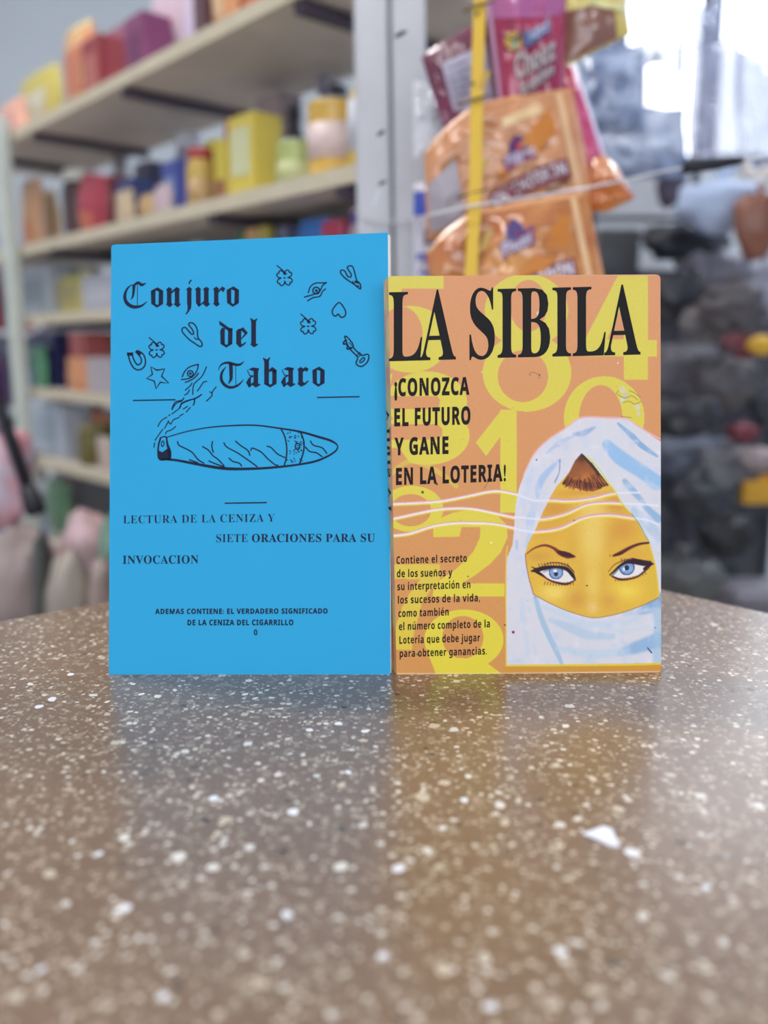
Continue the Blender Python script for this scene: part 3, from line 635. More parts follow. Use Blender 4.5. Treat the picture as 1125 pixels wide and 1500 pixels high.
# face
FC = [z6(*p) for p in [(525, 298), (600, 370), (700, 500), (760, 570), (810, 650), (870, 715), (920, 780), (950, 850), (985, 900)]] + \
     [z7(*p) for p in [(1000, 100), (1025, 200), (1045, 300), (1052, 380), (1056, 447), (950, 498), (820, 545), (700, 575), (600, 585), (500, 562), (400, 528), (300, 482), (195, 425), (165, 320), (145, 220), (135, 150), (160, 70)]] + \
     [z6(*p) for p in [(150, 930), (210, 820), (260, 700), (310, 600), (350, 530), (440, 430), (480, 350)]]
fm = inside(FC, gx, gy).astype(float)
fill(FC, (222, 176, 62))
for a in ((868, 790, 20, 40, (234, 204, 118), .7), (868, 860, 11, 26, (234, 204, 116), .55), (838, 800, 10, 30, (212, 158, 60), .5), (894, 800, 10, 26, (212, 158, 60), .5), (812, 868, 20, 12, (240, 212, 110), .8), (918, 866, 22, 14, (238, 210, 80), .8), (800, 772, 30, 22, (214, 156, 62), .7), (912, 775, 22, 20, (208, 140, 62), .7),
          (790, 815, 22, 10, (206, 148, 62), .7), (930, 812, 22, 10, (214, 160, 62), .6), (845, 878, 16, 14, (206, 146, 66), .7), (892, 880, 14, 14, (212, 152, 66), .7), (868, 890, 8, 8, (236, 196, 140), .7), (815, 745, 26, 14, (206, 142, 60), .8), (900, 738, 20, 12, (204, 136, 66), .8),
          (868, 740, 20, 30, (236, 204, 116), .7), (955, 850, 8, 30, (214, 180, 60), .8), (850, 722, 40, 6, (214, 150, 62), .8), (852, 845, 6, 26, (214, 160, 70), .5), (884, 845, 6, 26, (214, 160, 70), .45)):
    blob(a[0], a[1], a[2], a[3], a[4], a[5], fm)
rs = np.random.RandomState(3)
for i in range(160):
    a = rs.randint(0, len(FC)); x, y = rs.uniform(770, 962), rs.uniform(690, 900); blob(x, y, .7, .7, (196, 120, 50), .35, fm)
HAIR = [z6(*p) for p in [(525, 298), (600, 370), (712, 520), (680, 530), (640, 550), (600, 562), (540, 556), (480, 538), (420, 520), (388, 512), (440, 430), (480, 350)]]
fill(HAIR, (146, 84, 44)); hm = inside(HAIR, gx, gy).astype(float)
blob(860, 700, 12, 9, (196, 120, 56), .8, hm); blob(852, 670, 8, 8, (70, 30, 24), .7, hm)
brush([z6(*p) for p in ((400, 500), (480, 500), (560, 520), (620, 520), (705, 505))], [5, 8, 9, 8, 5], (66, 30, 30), .85, 4, hm)
brush([z6(*p) for p in ((530, 310), (620, 410), (700, 505))], [3, 5, 4], (50, 36, 24), .8, 3, hm)
for i in range(110):
    u = rs.uniform(-1, 1); x1 = 857 + u * 33; y1 = 716 - u * u * 8 + rs.uniform(-3, 4.5); t = rs.uniform(.1, .6)
    x0, y0 = 852 + (x1 - 852) * t * .9, 664 + (y1 - 664) * t
    s0 = rs.uniform(.5, .8); xa, ya = x0 + (x1 - x0) * s0, y0 + (y1 - y0) * s0
    brush([(xa, ya), (x1, y1)], .9, [(60, 26, 26), (110, 50, 30), (190, 112, 56)][rs.randint(3)], .8, .8, fm, 1)
for c, off in ((WF[0], 0), (WF[1], 0), (WF[2], 0)):
    brush([(x, y - 1.6) for x, y in c], 3.2, (216, 160, 166), .95, 1, fm); brush([(x, y + 2.6) for x, y in c], 2.4, (232, 204, 66), .9, 1, fm); brush([(x, y + .6) for x, y in c], 2.2, (236, 220, 206), 1, 1, fm)
brush([z6(*p) for p in ((560, 320), (640, 400), (700, 490), (750, 555), (800, 640), (860, 710))], 1.8, (206, 206, 70), .9)
brush([z6(*p) for p in ((870, 715), (930, 800), (960, 860), (985, 900))], 1.6, (90, 150, 160), .7)
brush([z7(*p) for p in ((985, 60), (1025, 200), (1045, 320), (1056, 447))], 1.6, (226, 196, 60), .9)
brush([z7(*p) for p in ((138, 150), (145, 220), (165, 320), (195, 425))], 1.4, (150, 80, 90), .8)
brush([z7(*p) for p in ((195, 425), (300, 482), (400, 528), (500, 562), (600, 585), (700, 575), (820, 545), (950, 498), (1056, 447))], 1.2, (140, 96, 80), .8)
# brows and eyes
DK = (44, 22, 34); RB = (104, 34, 28)
def b7(pts, ws, col, al=1.0, sf=.8): brush([z7(*p) for p in pts], [q / 4.6875 for q in ws] if isinstance(ws, (list, tuple)) else ws / 4.6875, col, al, sf)
b7([(145, 148), (200, 108), (270, 88), (330, 106), (375, 140), (430, 158), (482, 166)], [5, 11, 16, 18, 32, 44, 6], (128, 52, 36)); b7([(365, 132), (400, 145), (440, 155), (475, 165)], [16, 36, 30, 8], (66, 24, 28))
b7([(742, 160), (790, 142), (850, 108), (920, 80), (985, 72)], [14, 28, 24, 18, 12], (124, 54, 38)); b7([(755, 155), (800, 140), (850, 110)], [16, 18, 10], (70, 26, 28)); b7([(850, 105), (920, 78), (985, 70)], [8, 10, 12], (70, 32, 34))
EL = [z7(*p) for p in smooth_line([(235, 280), (290, 246), (360, 240), (420, 256), (462, 300), (474, 326), (430, 344), (370, 345), (310, 328), (270, 305)], 3, True)]
ER = [z7(*p) for p in smooth_line([(736, 298), (780, 240), (840, 212), (910, 212), (965, 242), (925, 285), (860, 306), (790, 314)], 3, True)]
fill(EL, (226, 218, 214)); fill(ER, (226, 220, 216))
ml = inside(EL, gx, gy).astype(float); mr = inside(ER, gx, gy).astype(float)
for cx, cy, r, m_ in ((349, 272, 50, ml), (835, 240, 54, mr)):
    c = z7(cx, cy); r /= 4.6875
    fill(ell(*c, r, r), (66, 78, 126), 1, m_); fill(ell(*c, r * .84, r * .84), (122, 152, 196), 1, m_); blob(c[0] + 2, c[1] + 3, 6, 4, (150, 186, 214), .8, m_); fill(ell(c[0], c[1] + (2.6 if cx < 500 else .6), r * .30, r * .34), (34, 40, 66), 1, m_)
fill(ell(*z7(343, 263), 3.0, 2.6), (236, 214, 220), 1, ml); fill(ell(*z7(815, 252), 1.3, 2.8), (236, 232, 236), 1, mr)
b7([(262, 272), (300, 256), (360, 246), (420, 258)], [8, 14, 14, 8], (92, 104, 140), .6, 2)
b7([(178, 266), (215, 258), (270, 244), (350, 236), (420, 250), (462, 292), (482, 328)], [6, 30, 30, 16, 26, 26, 8], DK); b7([(180, 236), (235, 260)], [4, 14], DK); b7([(215, 270), (250, 290), (280, 312)], [20, 18, 8], DK)
b7([(255, 295), (310, 330), (380, 350), (430, 352), (478, 328)], [10, 12, 16, 16, 8], RB); b7([(330, 342), (400, 354), (440, 348)], [3, 10, 8], DK, .8); b7([(265, 222), (330, 206), (400, 216), (450, 245), (474, 278)], [5, 8, 8, 6, 5], (130, 60, 48))
b7([(430, 225), (470, 268)], 8, (80, 34, 40), .8)
b7([(718, 292), (745, 270), (780, 236), (830, 205), (880, 200), (950, 212), (1018, 216)], [8, 14, 16, 22, 34, 36, 8], DK); b7([(870, 178), (930, 196), (1000, 205)], [8, 22, 12], DK); b7([(960, 250), (990, 225), (1015, 215)], [26, 22, 8], DK)
b7([(732, 300), (790, 322), (860, 318), (920, 296), (985, 240)], [10, 16, 12, 12, 14], (80, 32, 34)); b7([(708, 270), (750, 222), (820, 190), (880, 178)], [4, 6, 7, 5], (116, 56, 44)); b7([(735, 300), (780, 250)], [8, 8], (50, 90, 110), .7)
for k in range(11):
    x = 275 + k * 19; b7([(x, 338 + 8 * math.sin(k * .35)), (x - 6 + k, 358 + 6 * math.sin(k * .3))], 5, RB, .8)
    x = 240 + k * 19; b7([(x, 238 - 12 * math.sin(k * .3)), (x - 12 + k, 216 - 12 * math.sin(k * .3))], 5, DK, .7)
    x = 760 + k * 20; b7([(x, 318 - k * k * .4), (x + k - 2, 334 - k * k * .5)], 5, RB, .8)
    x = 800 + k * 19; b7([(x, 200 - 3 * k * .3), (x + k - 2, 178 + k * 2)], 5, DK, .7)
# gold border, bottom strip, wear
brush([(743.5, 800), (741.3, 830), (741.6, 975)], 1.6, (226, 200, 62), .95); brush([(741.8, 975.4), (900, 974), (970, 972.3)], 3.0, (226, 196, 52), 1); brush([(741.5, 979.6), (900, 978.8), (970, 977)], 6.5, (204, 146, 52), 1)
brush([(578, 986.6), (700, 987.2), (860, 985.6), (966, 984)], [1.4, 1.8, 2.6, 1.2], (236, 208, 176), .8, 1.2)
brush([(568, 402.8), (700, 402), (960, 402.6)], 1.0, (228, 200, 184), .6)
for x, y, r_, c in ((788.8, 459, 3.0, (216, 208, 200)), (790, 462, 2.0, (220, 214, 208)), (912, 571, 5, (208, 198, 170)), (917, 580, 4.6, (196, 190, 168)), (911, 586, 3.4, (206, 200, 184)), (934, 597, 4.2, (206, 200, 184)), (936, 606, 3, (200, 196, 180)), (719.5, 795, 1.6, (232, 224, 190))): fill(ell(x, y, r_, r_ * 1.15, 9), c, .85)
for c in ([(905, 578), (915, 583), (926, 580), (934, 586)], [(912, 590), (922, 588), (930, 592), (939, 588)], [(922, 572), (930, 576), (938, 582)], [(906, 572), (902, 578)], [(777, 551), (776, 547), (783, 546), (791, 551), (788, 554)], [(709, 716), (715, 706)], [(910, 610), (925, 612)]): brush(c, 1.0, (110, 96, 60), .7)
for x, y, r_, c in ((640, 709, 1.6, (40, 26, 24)), (619, 721, 1.9, (30, 70, 40)), (685.5, 844.5, 1.1, (40, 30, 24)), (790.6, 549, 1.2, (50, 34, 26)), (752, 926, 2.2, (150, 20, 70)), (752, 926.5, 1.3, (80, 16, 50)), (739.5, 915.5, 1.3, (30, 22, 24)), (859.4, 858, 1.2, (30, 24, 20)), (786, 673.5, 1.2, (70, 24, 60)), (611.5, 958.5, 2.2, (110, 110, 60)), (959.4, 919.5, 1.0, (60, 80, 110)), (893.6, 814, 1.0, (90, 40, 30)), (841, 762, 1.3, (130, 70, 40)), (706, 545, .9, (236, 228, 200)), (905, 532, 1.2, (240, 224, 190))): fill(ell(x, y, r_, r_, 10), c, .95)
brush([(948.5, 949), (954.5, 956)], [1.4, 2.2], (24, 54, 110)); brush([(948.5, 949), (954, 955)], .6, (30, 60, 120))
for i in range(150): x, y = rs.uniform(570, 966), rs.uniform(404, 984); blob(x, y, rs.uniform(.4, .8), rs.uniform(.4, .8), (150, 110, 60), rs.uniform(.2, .6))
can += rs.normal(0, 2.2, can.shape[:2])[..., None]
# mesh that carries the print
TL, TR, BR, BLc = (568.5, 404.5), (967.5, 402), (968.5, 985.2), (581, 988)
NX, NY = 402, 586
us, vs = np.meshgrid(np.linspace(0, 1, NX), np.linspace(0, 1, NY))
PXm = (TL[0] * (1 - us) + TR[0] * us) * (1 - vs) + (BLc[0] * (1 - us) + BR[0] * us) * vs
PYm = (TL[1] * (1 - us) + TR[1] * us) * (1 - vs) + (BLc[1] * (1 - us) + BR[1] * us) * vs
def rnd(cx, cy, r, sx, sy):
    dx = (PXm - cx) * sx; dy = (PYm - cy) * sy; m = (dx > 0) & (dy > 0); L = np.hypot(dx, dy) + 1e-9; k = np.where(m & (L > r), r / L, 1.0)
    return np.where(m, cx + dx * k * sx, PXm), np.where(m, cy + dy * k * sy, PYm)
PXm, PYm = rnd(TR[0] - 7, TR[1] + 7, 7, 1, -1); PXm, PYm = rnd(TL[0] + 5, TL[1] + 5, 5, -1, -1); PXm, PYm = rnd(BR[0] - 3, BR[1] - 3, 3, 1, 1)
fx = np.clip((PXm - X0) * S - .5, 0, CW - 2); fy = np.clip((PYm - Y0) * S - .5, 0, CH - 2); ix = fx.astype(int); iy = fy.astype(int); fx = (fx - ix)[..., None]; fy = (fy - iy)[..., None]
cc = (can[iy, ix] * (1 - fx) + can[iy, ix + 1] * fx) * (1 - fy) + (can[iy + 1, ix] * (1 - fx) + can[iy + 1, ix + 1] * fx) * fy
cc = np.clip(cc, 0, 255) / 255.0; cc = np.where(cc <= .04045, cc / 12.92, ((cc + .055) / 1.055) ** 2.4)
C_, U_, F_ = np.array(CAM), np.array(UP), np.array(FW)
R_ = ((PXm - 562.5) / FPX)[..., None] * np.array([1., 0, 0]) + ((750 - PYm) / FPX)[..., None] * U_ + F_
t_ = (np.array(B0) - C_).dot(np.array(nB)) / R_.dot(np.array(nB)); W_ = C_ + R_ * t_[..., None]
base = LOC[orange.name]; W_ = (W_ - np.array(base)).reshape(-1, 3)
I = np.arange(NX * NY).reshape(NY, NX); F4 = np.stack([I[:-1, :-1], I[1:, :-1], I[1:, 1:], I[:-1, 1:]], -1).reshape(-1, 4)
me = bpy.data.meshes.new('front_cover'); me.vertices.add(len(W_)); me.vertices.foreach_set('co', W_.astype(np.float32).ravel())
me.loops.add(len(F4) * 4); me.loops.foreach_set('vertex_index', F4.astype(np.int32).ravel()); me.polygons.add(len(F4))
me.polygons.foreach_set('loop_start', np.arange(0, len(F4) * 4, 4, dtype=np.int32)); me.update(calc_edges=True)
ca = me.color_attributes.new('print', 'FLOAT_COLOR', 'POINT'); ca.data.foreach_set('color', np.concatenate([cc.reshape(-1, 3), np.ones((NX * NY, 1))], 1).astype(np.float32).ravel())
pm = bpy.data.materials.new('printed_card'); pm.use_nodes = True; nt = pm.node_tree; b = nt.nodes['Principled BSDF']
at_ = nt.nodes.new('ShaderNodeVertexColor'); at_.layer_name = 'print'; nt.links.new(at_.outputs['Color'], b.inputs['Base Color'])
b.inputs['Roughness'].default_value = 0.55; b.inputs['Specular IOR Level'].default_value = 0.22
nz = nt.nodes.new('ShaderNodeTexNoise'); nz.inputs['Scale'].default_value = 260; tc = nt.nodes.new('ShaderNodeTexCoord'); nt.links.new(tc.outputs['Object'], nz.inputs['Vector'])
bp = nt.nodes.new('ShaderNodeBump'); bp.inputs['Strength'].default_value = 0.08; bp.inputs['Distance'].default_value = .0004; nt.links.new(nz.outputs['Fac'], bp.inputs['Height']); nt.links.new(bp.outputs['Normal'], b.inputs['Normal'])
me.materials.append(pm); fc = bpy.data.objects.new('front_cover', me); COL.objects.link(fc); fc.parent = orange; LOC[fc.name] = base
# card body, pages, back cover and spine
TB = 0.0095
qB = [(TL[0], TL[1], 5), (TR[0], TR[1], 7), (BR[0], BR[1], 3), (BLc[0], BLc[1], 1)]
SAL = mat((214, 150, 100), 0.5, coat=.2, var=.04, scale=20)
slab(qB, sB, 0.0003, 0.00005, SAL, 'cover_card', orange)
pB = MB()
def back(px, py, k):      # the block is pushed a little to the left towards the back
    return sB(px, py, -0.0004 - TB * k) - uB * (0.0020 * k)
for i in range(10):
    k0, k1 = i / 10, (i + .92) / 10; e = 0.8 if i % 2 else 0.3
    pts = [(571, 405.5 + e), (966.5, 403.2 + e), (967.3, 984.6), (583, 987.4)]
    v = [back(x, y, k0) for x, y in pts] + [back(x, y, k1) for x, y in pts]; pB.add(v, [(0, 1, 2, 3), (7, 6, 5, 4), (0, 4, 5, 1), (1, 5, 6, 2), (2, 6, 7, 3), (3, 7, 4, 0)])
pB.build('page_block', mat((222, 206, 180), .8, var=.08, scale=300), orange, label='yellowed page edges')
slab(qB, lambda x, y, l: sB(x, y, l) - uB * .0020, 0.0003, TB + 0.0005, SAL, 'back_cover', orange)
spn = MB(); NR = 60; NA = 7; sv = []
def spine(t, k):      # t down the spine, k from front fold 0 to back fold 1
    x = TL[0] + 0.3 + (BLc[0] + .3 - TL[0] - .3) * t; y = TL[1] + 2.5 + (BLc[1] - TL[1] - 3.5) * t
    return sB(x, y, -0.0001 - (TB + .0004) * k) - uB * (0.0020 * k ** .8 + 0.0004 * math.sin(math.pi * k))
for i in range(NR + 1):
    for j in range(NA): sv.append(spine(i / NR, j / (NA - 1)))
sf = [(i * NA + j, i * NA + j + 1, (i + 1) * NA + j + 1, (i + 1) * NA + j) for i in range(NR) for j in range(NA - 1)]
mk('spine', sv, sf, mat((206, 176, 110), .5, coat=.2, rgb2=(206, 140, 96), scale=60), orange, True)
gv, gf, Hh = lettering('LA SIBILA', 'serif', 0, 1.15)
gx0 = min(p[0] for p in gv); gx1 = max(p[0] for p in gv)
sp_v = [spine((750 - (x - gx0) / (gx1 - gx0) * 152 - TL[1] - 2.5) / (BLc[1] - TL[1] - 3.5), .88 - .68 * y / Hh) - uB * .0002 + nB * .00005 for x, y in gv]
BK = mat((24, 21, 22), .55, spec=.15, var=.05)
mk('spine_lettering', sp_v, gf, BK, orange)
tt_ = Ink(); tt_.add(fit_text('LA', 'serif', 569.8, 667.8, 529.2, 526.6, 101, 0.0, .92)); tt_.add(fit_text('SIBILA', 'serif', 687.6, 938.2, 525.2, 519.4, 101, 0.0, .97))
tt_.build('title_lettering', BK, sB, orange)
sl_ = Ink(); B2 = mat((28, 17, 19), .55, spec=.15, var=.05)
for s_, x0, x1, y0, y1, c in (('¡CONOZCA', 577.5, 687.7, 579.8, 577.6, 24.6), ('EL FUTURO', 577.5, 689.2, 624, 621, 25), ('Y GANE', 577.8, 657, 666.4, 664.2, 24.4), ('EN LA LOTERIA!', 580, 741, 710, 704.2, 23.8)):
    sl_.add(fit_text(s_, 'sans', x0, x1, y0, y1, c, 0.022, 1.12))
sl_.build('slogan_lettering', B2, sB, orange)
bd = Ink()
for s_, x0, x1, y0, y1 in (('Contiene el secreto', 580.7, 684, 826, 822.8), ('de los sueños y', 581.3, 662.6, 845.6, 843.8), ('su interpretación en', 582, 689, 864.6, 861.4), ('los sucesos de la vida,', 582.8, 703, 884.2, 880.8), ('como también', 583.5, 657.2, 903.9, 901.4),
                           ('el número completo de la', 584.3, 717.6, 923, 918.8), ('Lotería que debe jugar', 585, 703.2, 943, 939.2), ('para obtener ganancias.', 585.4, 713, 962.6, 958.6)):
    bd.add(fit_text(s_, 'sans', x0, x1, y0, y1, 10.8, 0.008, 1.1))
bd.build('blurb_lettering', B2, sB, orange)
# ------------------------------------------------------------------ grey column and cord
GREY = mat((196, 196, 202), 0.42, metal=0.25, var=0.12, scale=18)
dp = 0.95
ct, cb = at(570, 0, dp), at(577, 420, dp)
axis = (ct - cb).normalized(); top = cb + axis * ((3.5 - cb.z) / axis.z); bot = cb + axis * ((0.0 - cb.z) / axis.z)
col = thing('support_column', bot, 'tall scuffed grey steel column of two joined channels beside the snack bags', 'column')
wA = 0.0400
for sx, nm in ((-1, 'channel'), (1, 'channel')):
    w2 = wA * .49; off = sx * (w2 + 0.0008)
    v, f = [], []
    prof = [(-w2, 0.004), (-w2 + .003, 0), (w2 - .003, 0), (w2, 0.004), (w2, 0.05), (-w2, 0.05)]
    for P in (bot, top):
        for x, y in prof: v.append(Vector((P.x + off + x, P.y + y, P.z)))
    k = len(prof); f = [tuple(range(k)), tuple(range(2 * k - 1, k - 1, -1))] + [(i, (i + 1) % k, k + (i + 1) % k, k + i) for i in range(k)]
    mk(nm, v, f, GREY, col)
mk('web', *box((bot + top) / 2 + EY * 0.03, 0.004, 0.018, (top - bot).length / 2 - .01, EX, EY, axis), mat((70, 70, 76), .5), col)
def dent(px, py, rx, ry, m):
    p0 = bot; n = Vector((0, -1, 0)); c = onplane(px, py, p0, n)
    ring = [c + EX * (rx / FPX * dp * math.cos(a) + .4 * ry / FPX * dp * math.sin(a)) + EZ * (ry / FPX * dp * math.sin(a) + .35 * rx / FPX * dp * math.cos(a)) for a in np.linspace(0, 6.28, 9)[:-1]]
    v = [p + EY * .0002 for p in ring] + [p - EY * .0006 for p in ring]; f = [tuple(range(8, 16))] + [(i, (i + 1) % 8, 8 + (i + 1) % 8, 8 + i) for i in range(8)]
    mk('paint_chip', v, f, m, col)
for a in ((587, 50, 7, 3), (558, 195, 5, 3), (560, 268, 5, 2.5)): dent(*a, mat((66, 64, 70), .6))
dent(551, 290, 3, 12, mat((205, 206, 210), .5))
# cord knotted round the column and running to the right, with its black sleeve
cordp = [at(533, 318, dp - .003), at(550, 323, dp - .007), at(577, 324, dp - .008), at(604, 322, dp - .007), at(624, 316, dp - .003)]
yr = 0.76
cp2 = [cordp[-2], at(612, 319.5, .80), at(618, 318, .735), at(660, 308, yr - .05), at(700, 300, yr - .055), at(760, 291, yr - .055), at(820, 281.5, yr - .055), at(866, 274, yr - .03), at(940, 258, yr), at(1001, 245.5, yr), at(1090, 234, yr), at(1250, 214, yr), at(1500, 190, 1.1)]
back_ = [cordp[0], cordp[0] + Vector((.004, .055, 0)), cordp[-1] + Vector((-.004, .06, 0)), cordp[-1]]
cord = thing('cord', cordp[2], 'thin clear plastic cord tied round the grey column and stretched across the snack bags', 'cord')
CL = mat((206, 204, 210), 0.25, var=.04)
mk('loop', *tube(cordp, 0.0012, 8), CL, cord, True); mk('back_loop', *tube(back_, 0.0012, 8), CL, cord, True)
mk('line', *tube([Vector(p) for p in smooth_line(cp2, 4)], 0.0011, 8), CL, cord, True)
mk('black_sleeve', *tube([at(1000, 246.5, yr), at(1020, 243.5, yr), at(1050, 240, yr), at(1075, 236, yr), at(1089, 234, yr)], [.0050, .0056, .0052, .0042, .0026], 10), mat((22, 22, 34), .6), cord, True, 'black sleeve')

# ------------------------------------------------------------------ hanging strip and snack bags
def line_at(pts, t):
    L = [0]
    for i in range(1, len(pts)): L.append(L[-1] + math.hypot(pts[i][0] - pts[i - 1][0], pts[i][1] - pts[i - 1][1]))
    d = t * L[-1]
    for i in range(1, len(pts)):
        if d <= L[i] + 1e-9:
            k = (d - L[i - 1]) / ((L[i] - L[i - 1]) or 1); return (pts[i - 1][0] + (pts[i][0] - pts[i - 1][0]) * k, pts[i - 1][1] + (pts[i][1] - pts[i - 1][1]) * k)
    return pts[-1][:2]
def pouch(name, tp, bt, dep, bulge, m, label, seed=0, cat='snack bag', wr=.004, group=None, n=34):
    ddep = dep if isinstance(dep, (list, tuple)) else (dep, dep)
    def P(u, v, side=1, lift=0.0):
        a = line_at(tp, u); b = line_at(bt, u); x = a[0] + (b[0] - a[0]) * v; y = a[1] + (b[1] - a[1]) * v
        e = (max(0, math.sin(math.pi * u)) ** .55) * (max(0, math.sin(math.pi * v)) ** .5)
        wv = noise.noise(Vector((u * 4 + seed, v * 4, seed * 1.7))) + .6 * (1 - abs(noise.noise(Vector((u * 7 + v * 3, v * 6 - u * 4, seed * 2.3)))) * 3)
        d = ddep[0] + (ddep[1] - ddep[0]) * v - side * (bulge * e + wr * wv * e) - lift
        return at(x, y, d)
    c = P(.5, 0, 1)
    root = thing(name, c, label, cat, group)
    v = [P(i / n, j / n, 1) for j in range(n + 1) for i in range(n + 1)]; N = (n + 1) ** 2
    v += [P(i / n, j / n, -.6, .0001) for j in range(n + 1) for i in range(n + 1)]
    f = []
    for j in range(n):
        for i in range(n):
            a = j * (n + 1) + i; f.append((a, a + n + 1, a + n + 2, a + 1)); f.append((N + a, N + a + 1, N + a + n + 2, N + a + n + 1))
    mk('film', v, f, m, root, True)
    def patch(nm, u0, v0, u1, v1, mm, lift=.0012, k=10, skew=0.0, lab=None, par=None):
        vv = [P(u0 + (u1 - u0) * i / k, v0 + (v1 - v0) * j / k + skew * i / k, 1, lift) for j in range(k + 1) for i in range(k + 1)]
        return mk(nm, vv, [(j * (k + 1) + i, (j + 1) * (k + 1) + i, (j + 1) * (k + 1) + i + 1, j * (k + 1) + i + 1) for j in range(k) for i in range(k)], mm, par or root, True, lab)
    def text(nm, s, u0, v0, u1, v1, hv, mm, lift=.002, off=.03, arc=0.0, par=None, sp=1.0, style='sans'):
        g, ff = fit_text(s, style, 0, 1, 0, 0, 1, off, sp)
        vv = [P(u0 + (u1 - u0) * x, v0 + (v1 - v0) * x + arc * math.sin(math.pi * min(max(x, 0), 1)) + y * hv, 1, lift) for x, y in g]
        return mk(nm, vv, ff, mm, par or root)
    return root, P, patch, text
def foil(c, c2=None, **k): return mat(c, .28, coat=.6, rgb2=c2, scale=k.get('scale', 14), var=.08, spec=.6)
SD = 0.76
# dark red back-turned bag
r, P, patch, text = pouch('snack_bag', [(617, 84), (640, 66), (720, 20)], [(648, 185), (690, 190), (742, 180)], .80, .012, foil((122, 44, 78), (100, 34, 62)), 'dark maroon snack bag turned back to front behind the yellow strip', 3)
lb = patch('nutrition_label', .24, .22, .88, .80, mat((172, 166, 186), .5), .0015, lab='pale printed nutrition panel')
for k in range(6): patch('print_line', .30, .29 + k * .08, .82 - .06 * (k % 3), .31 + k * .08, mat((96, 92, 120), .5), .003, 4)
# white packet peeping out between the column and the maroon bag
r, P, patch, text = pouch('snack_bag', [(606, 118), (625, 122), (636, 140)], [(606, 232), (625, 222), (660, 200)], .84, .006, foil((214, 216, 224)), 'white packet edge showing between grey column and maroon bag', 5)
# pink bag with the cheese snack lettering
r, P, patch, text = pouch('snack_bag', [(700, -90), (760, -95), (832, -95)], [(732, 165), (780, 168), (826, 160)], .775, .018, foil((168, 48, 84), (150, 40, 74)), 'magenta cheese snack bag with yellow owl emblem above the orange bags', 7)
patch('pink_top_band', .02, .02, .98, .46, foil((178, 98, 150)), .0008, 12, lab='lighter pink top band')
patch('side_seam', .0, .02, .06, .99, foil((206, 150, 184)), .0010, 14, lab='pale crimped seam')
def disc(P, u, v, ru, rv, m, nm, par, lift=.0024, lab=None):
    vv = [P(u, v, 1, lift)] + [P(u + ru * math.cos(a), v + rv * math.sin(a), 1, lift) for a in np.linspace(0, 2 * math.pi, 17)[:-1]]
    return mk(nm, vv, [(0, (i + 1) % 16 + 1, i + 1) for i in range(16)], m, par, lab and False, lab)
em = disc(P, .30, .59, .115, .055, mat((212, 172, 84), .4), 'owl_emblem', r)
disc(P, .30, .605, .06, .03, mat((150, 170, 150), .4), 'face_disc', em, .0030)
mk('brow_mark', [P(u, v, 1, .0036) for u, v in ((.16, .545), (.30, .575), (.44, .53), (.36, .60), (.30, .59), (.22, .575))], [(0, 5, 4, 1), (1, 4, 3, 2)], mat((78, 86, 50), .5), em)
fl = mk('name_flag', [P(u, v, 1, .0024) for u, v in ((.43, .545), (.60, .52), (.78, .465), (.80, .545), (.62, .595), (.46, .63))], [(0, 5, 4, 1), (1, 4, 3, 2)], mat((74, 92, 142), .4), r)
text('flag_lettering', 'WISE', .47, .605, .77, .535, .050, mat((176, 182, 212), .4), .0036, par=fl)
DK_ = mat((70, 30, 56), .5); WT = mat((196, 180, 182), .45)
for off_, mm, lf in ((.012, DK_, .0026), (0, WT, .0036)):
    text('lettering_shadow' if off_ else 'large_lettering', 'Cheez', .30 + off_, .80 + off_ * .6, .86 + off_, .70 + off_ * .6, .125, mm, lf, .02)
    text('lettering_shadow' if off_ else 'large_lettering', 'doodles', .36 + off_, .895 + off_ * .6, .85 + off_, .78 + off_ * .6, .062, mm, lf, .02)
# bright pink bag behind on the right
r, P, patch, text = pouch('snack_bag', [(806, 60), (822, 72), (842, 92)], [(826, 250), (852, 262), (893, 245)], .80, .014, foil((196, 60, 112), (178, 92, 150)), 'bright pink snack bag edge curving out to the right of the strip', 9)
patch('clear_seam', .90, .02, 1.0, .98, foil((216, 176, 206)), .001, 12)
patch('scarlet_band', .1, .02, .75, .34, foil((186, 40, 78)), .0012, 8)
# yellow and brown bag, top right
r, P, patch, text = pouch('snack_bag', [(812, -60), (870, -60), (912, -40)], [(829, 98), (872, 76), (924, 50)], .79, .016, foil((212, 190, 98), (222, 208, 140)), 'yellow and brown snack bag sticking out at the top right', 11)
patch('brown_panel', .02, .50, .80, .97, foil((142, 98, 84)), .0014, 10, lab='brown lower panel')
patch('bright_crease', .45, .42, .95, .50, foil((226, 220, 150)), .002, 8, .12)
# orange corner of a bag on the right
r, P, patch, text = pouch('snack_bag', [(866, 232), (884, 226), (902, 240)], [(858, 312), (892, 310), (930, 290)], .785, .014, foil((206, 118, 32), (188, 92, 26)), 'dark orange snack bag corner under the bright pink bag', 13)
patch('light_top', .1, .03, .9, .40, foil((226, 152, 106)), .0012, 8)
# white and blue packet, low on the left
r, P, patch, text = pouch('snack_bag', [(606, 268), (640, 262), (676, 262)], [(606, 440), (640, 445), (682, 445)], .83, .010, foil((206, 202, 216)), 'white packet with blue bands low beside the grey column', 15)
for a in ((.0, .08, .34, .28), (.05, .60, .98, .66), (.1, .74, .9, .78)): patch('blue_band', *a, mat((50, 74, 176), .4), .0015, 6)
patch('grey_print', .2, .40, .95, .52, mat((112, 104, 118), .5), .0015, 6)
